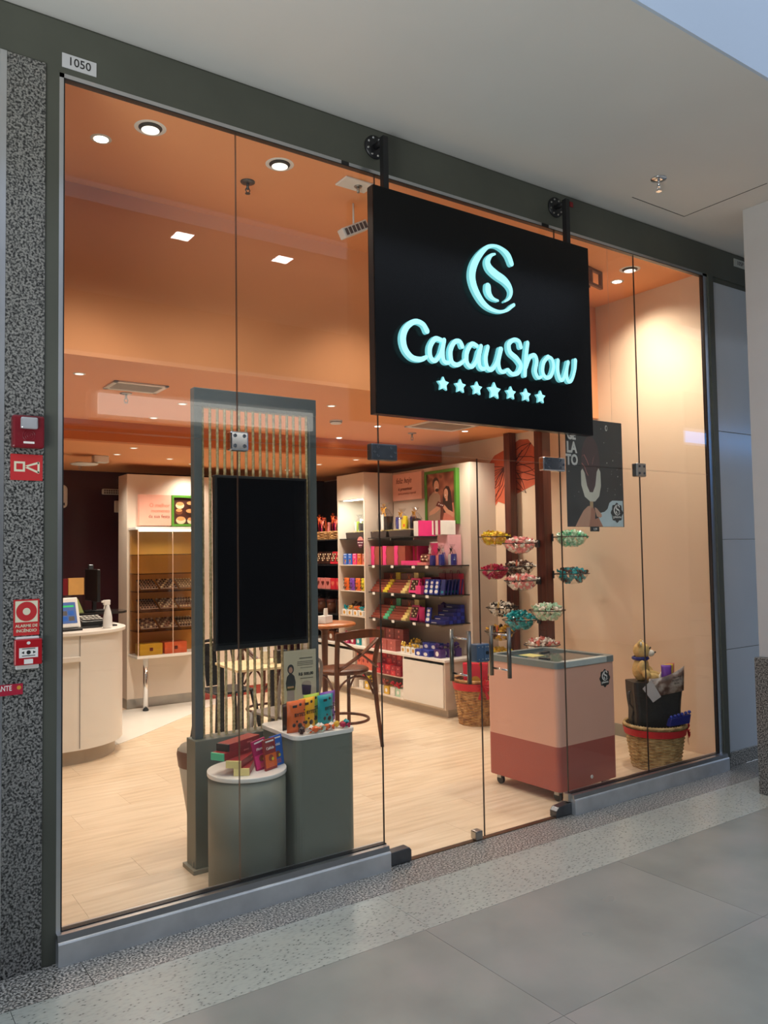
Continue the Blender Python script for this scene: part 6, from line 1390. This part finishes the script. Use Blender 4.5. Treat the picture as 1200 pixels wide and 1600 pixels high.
# ================================================================== BENTWOOD STOOLS AND BISTRO TABLE
def stool(label, loc, rz):
    t = thing('bar_stool', label, 'stool', loc, rz, 'bentwood stools at the bistro table')
    b = NB(); lathe(b, [(.0, .60), (.200, .60), (.215, .612), (.215, .628), (.20, .640), (.12, .634), (0, .632)], 32, cap=False); obj('seat', b, M_wood, t)
    for sx in (-1, 1):
        b = NB(); pts = catmull([(sx*.215, -.245, 0), (sx*.195, -.205, .35), (sx*.185, -.190, .62), (sx*.195, -.215, .80), (sx*.215, -.255, .945)], 5); tube(b, pts, [.015+.006*min(1, p[2]/.5) for p in pts], 10); obj('back_leg', b, M_wood, t)
        b = NB(); tube(b, catmull([(sx*.205, .225, 0), (sx*.165, .165, .40), (sx*.15, .14, .60)], 5), .016, 10); obj('front_leg', b, M_wood, t)
        b = NB(); pts = catmull([(sx*.19, -.185, .43), (sx*.13, -.17, .53), (sx*.05, -.165, .595), ], 6)
        arch = [(sx*.19*math.cos(a), -.19*1.0, .42+.165*math.sin(a)) for a in [PI/2*k/8 for k in range(9)]]; tube(b, arch, .009, 8); obj('arch_brace', b, M_wood, t)
        b = NB(); tube(b, [(sx*.185, -.175+.36*k/8, .42+.17*math.sin(PI*k/8)) for k in range(9)], .009, 8); obj('arch_brace', b, M_wood, t)
    b = NB(); tr_ = [(-.235+.47*k/12, -.262-.045*math.sin(PI*k/12)+.0, .925+.022*math.sin(PI*k/12)) for k in range(13)]
    for z0, z1 in ((0, 1),):
        A = [[b.verts.new((x, y+dy, z+dz)) for dy, dz in ((-.009, -.04), (.009, -.04), (.009, .028), (-.009, .028))] for x, y, z in tr_]
        for p, q in zip(A, A[1:]):
            for k in range(4): b.faces.new((p[k], p[(k+1) % 4], q[(k+1) % 4], q[k]))
        b.faces.new(A[0]); b.faces.new(A[-1])
    obj('top_rail', b, M_wood, t, .004)
    for sx in (-1, 1):
        b = NB(); pts = [(sx*(.195-.38*k/10), -.215-.04*math.sin(PI*k/10)-.03*(1-k/10)-.004*sx, .90-.245*k/10) for k in range(11)]; tube(b, pts, .025, 8, flat=.36); obj('cross_slat', b, M_wood, t)
    b = NB(); ring = [(.20*math.cos(a), .205*math.sin(a) if math.sin(a) > 0 else .225*math.sin(a), .22) for a in [2*PI*k/40 for k in range(40)]]; tube(b, ring, .012, 8, True); obj('foot_ring', b, M_wood, t)
    return t
stool('dark bentwood bar stool with cross back, back turned to the window', (3.525, 2.305, 0), 0.03)
stool('dark bentwood bar stool half hidden behind the rope screen post', (3.27, 3.11, 0), -1.50)
t = thing('bistro_table', 'round wooden bistro table behind the cross-back stool', 'table', (3.72, 2.93, 0))
b = NB(); lathe(b, [(0, .925), (.27, .925), (.285, .932), (.285, .948), (.275, .955), (0, .955)], 40, cap=False); obj('table_top', b, M_woodtop, t)
b = NB(); lathe(b, [(.028, .03), (.024, .4), (.032, .88), (.09, .924)], 18); obj('pedestal', b, M_wood, t)
b = NB(); lathe(b, [(.20, 0), (.20, .012), (.05, .035), (.03, .04)], 28); obj('foot_plate', b, M_wood, t)
t = thing('napkin_holder', 'white napkin holder full of napkins on the bistro table', 'napkin holder', (3.70, 2.88, .9555), .5)
b = NB(); box(b, -.065, .065, -.04, .04, 0, .07); obj('holder', b, M_whitep, t, .005)
for k in range(6):
    b = NB(); a = -.3+.13*k; box(b, -.05+.01*k, .0+.012*k, -.03+.01*k, -.028+.01*k, .0705, .135-.008*(k % 3), M=Matrix.Rotation(a*.15, 4, 'Y')); obj('napkin', b, M_paper, t)
t = thing('sweetener_box', 'small brown and white box left of the napkin holder', 'box', (3.565, 2.86, .9555), .4)
b = NB(); box(b, -.04, .04, -.03, .03, 0, .075); obj('box_body', b, M_paper, t, .003); b = NB(); box(b, -.02, .025, -.0312, -.0302, .012, .062); obj('box_label', b, P_brown2, t)

# ---- low table and metal chairs behind the ropes
t = thing('square_table', 'low square table with pale top seen through the ropes', 'table', (2.80, 2.42, 0), -0.08)
b = NB(); box(b, -.26, .26, -.26, .26, .705, .725); obj('table_top', b, C('table_cream', 226, 204, 160), t, .004)
for sx in (-1, 1):
    for sy in (-1, 1):
        b = NB(); box(b, sx*.22-.018, sx*.22+.018, sy*.22-.018, sy*.22+.018, 0, .7045); obj('leg', b, M_blackm, t)
def metal_chair(label, loc, rz, m):
    t = thing('metal_chair', label, 'chair', loc, rz, 'metal chairs at the low table')
    b = NB(); prism(b, rrect(-.18, .18, -.18, .18, .05), .435, .455, 'xy'); obj('seat', b, m, t, .006)
    for sx in (-1, 1):
        for sy in (-1, 1):
            b = NB(); A = [(sx*.16, sy*.16), (sx*.22, sy*.22)]
            for (x, y), z in ((A[0], .434),): pass
            tube(b, [(A[1][0], A[1][1], 0), (A[0][0], A[0][1], .434)], [.013, .024], 6); obj('leg', b, m, t)
    b = NB(); tube(b, catmull([(-.17, .16, .455), (-.18, .21, .70), (-.13, .235, .83), (.13, .235, .83), (.18, .21, .70), (.17, .16, .455)], 6), .013, 8); obj('back_hoop', b, m, t)
    b = NB(); prism(b, [(-.055, .455), (.055, .455), (.065, .82), (-.065, .82)], -.004, .004, 'xz'); o = obj('back_splat', b, m, t); o.location = (0, .175, 0); o.rotation_euler = (-.16, 0, 0)
    return t
metal_chair('grey metal chair in front of the low table behind the ropes', (2.74, 1.86, 0), PI+.15, C('chair_grey', 128, 122, 118, .35, .04))
metal_chair('black metal chair at the far side of the low table', (2.79, 3.0, 0), 0.1, M_blackm)
t = thing('paper_cup', 'white paper cup with napkins on the low table', 'cup', (2.85, 2.38, .7255))
b = NB(); lathe(b, [(.03, 0), (.042, .10), (.044, .102)], 18); obj('cup_body', b, M_whitep, t)
for k in range(4):
    b = NB(); box(b, -.02, .03, -.002+.012*k-.018, .0+.012*k-.018, .1021, .17+.01*(k % 2), M=Matrix.Rotation(.06*(k-1.5), 4, 'Y')); obj('napkin', b, M_paper, t)
t = thing('black_caddy', 'black table caddy with white letter beside the paper cup', 'caddy', (2.97, 2.34, .7255))
b = NB(); box(b, -.05, .05, -.04, .04, 0, .10); obj('caddy_body', b, M_black, t, .004); text_obj('caddy_text', 'S', .07, P_white, t, (0, -.0406, .05))
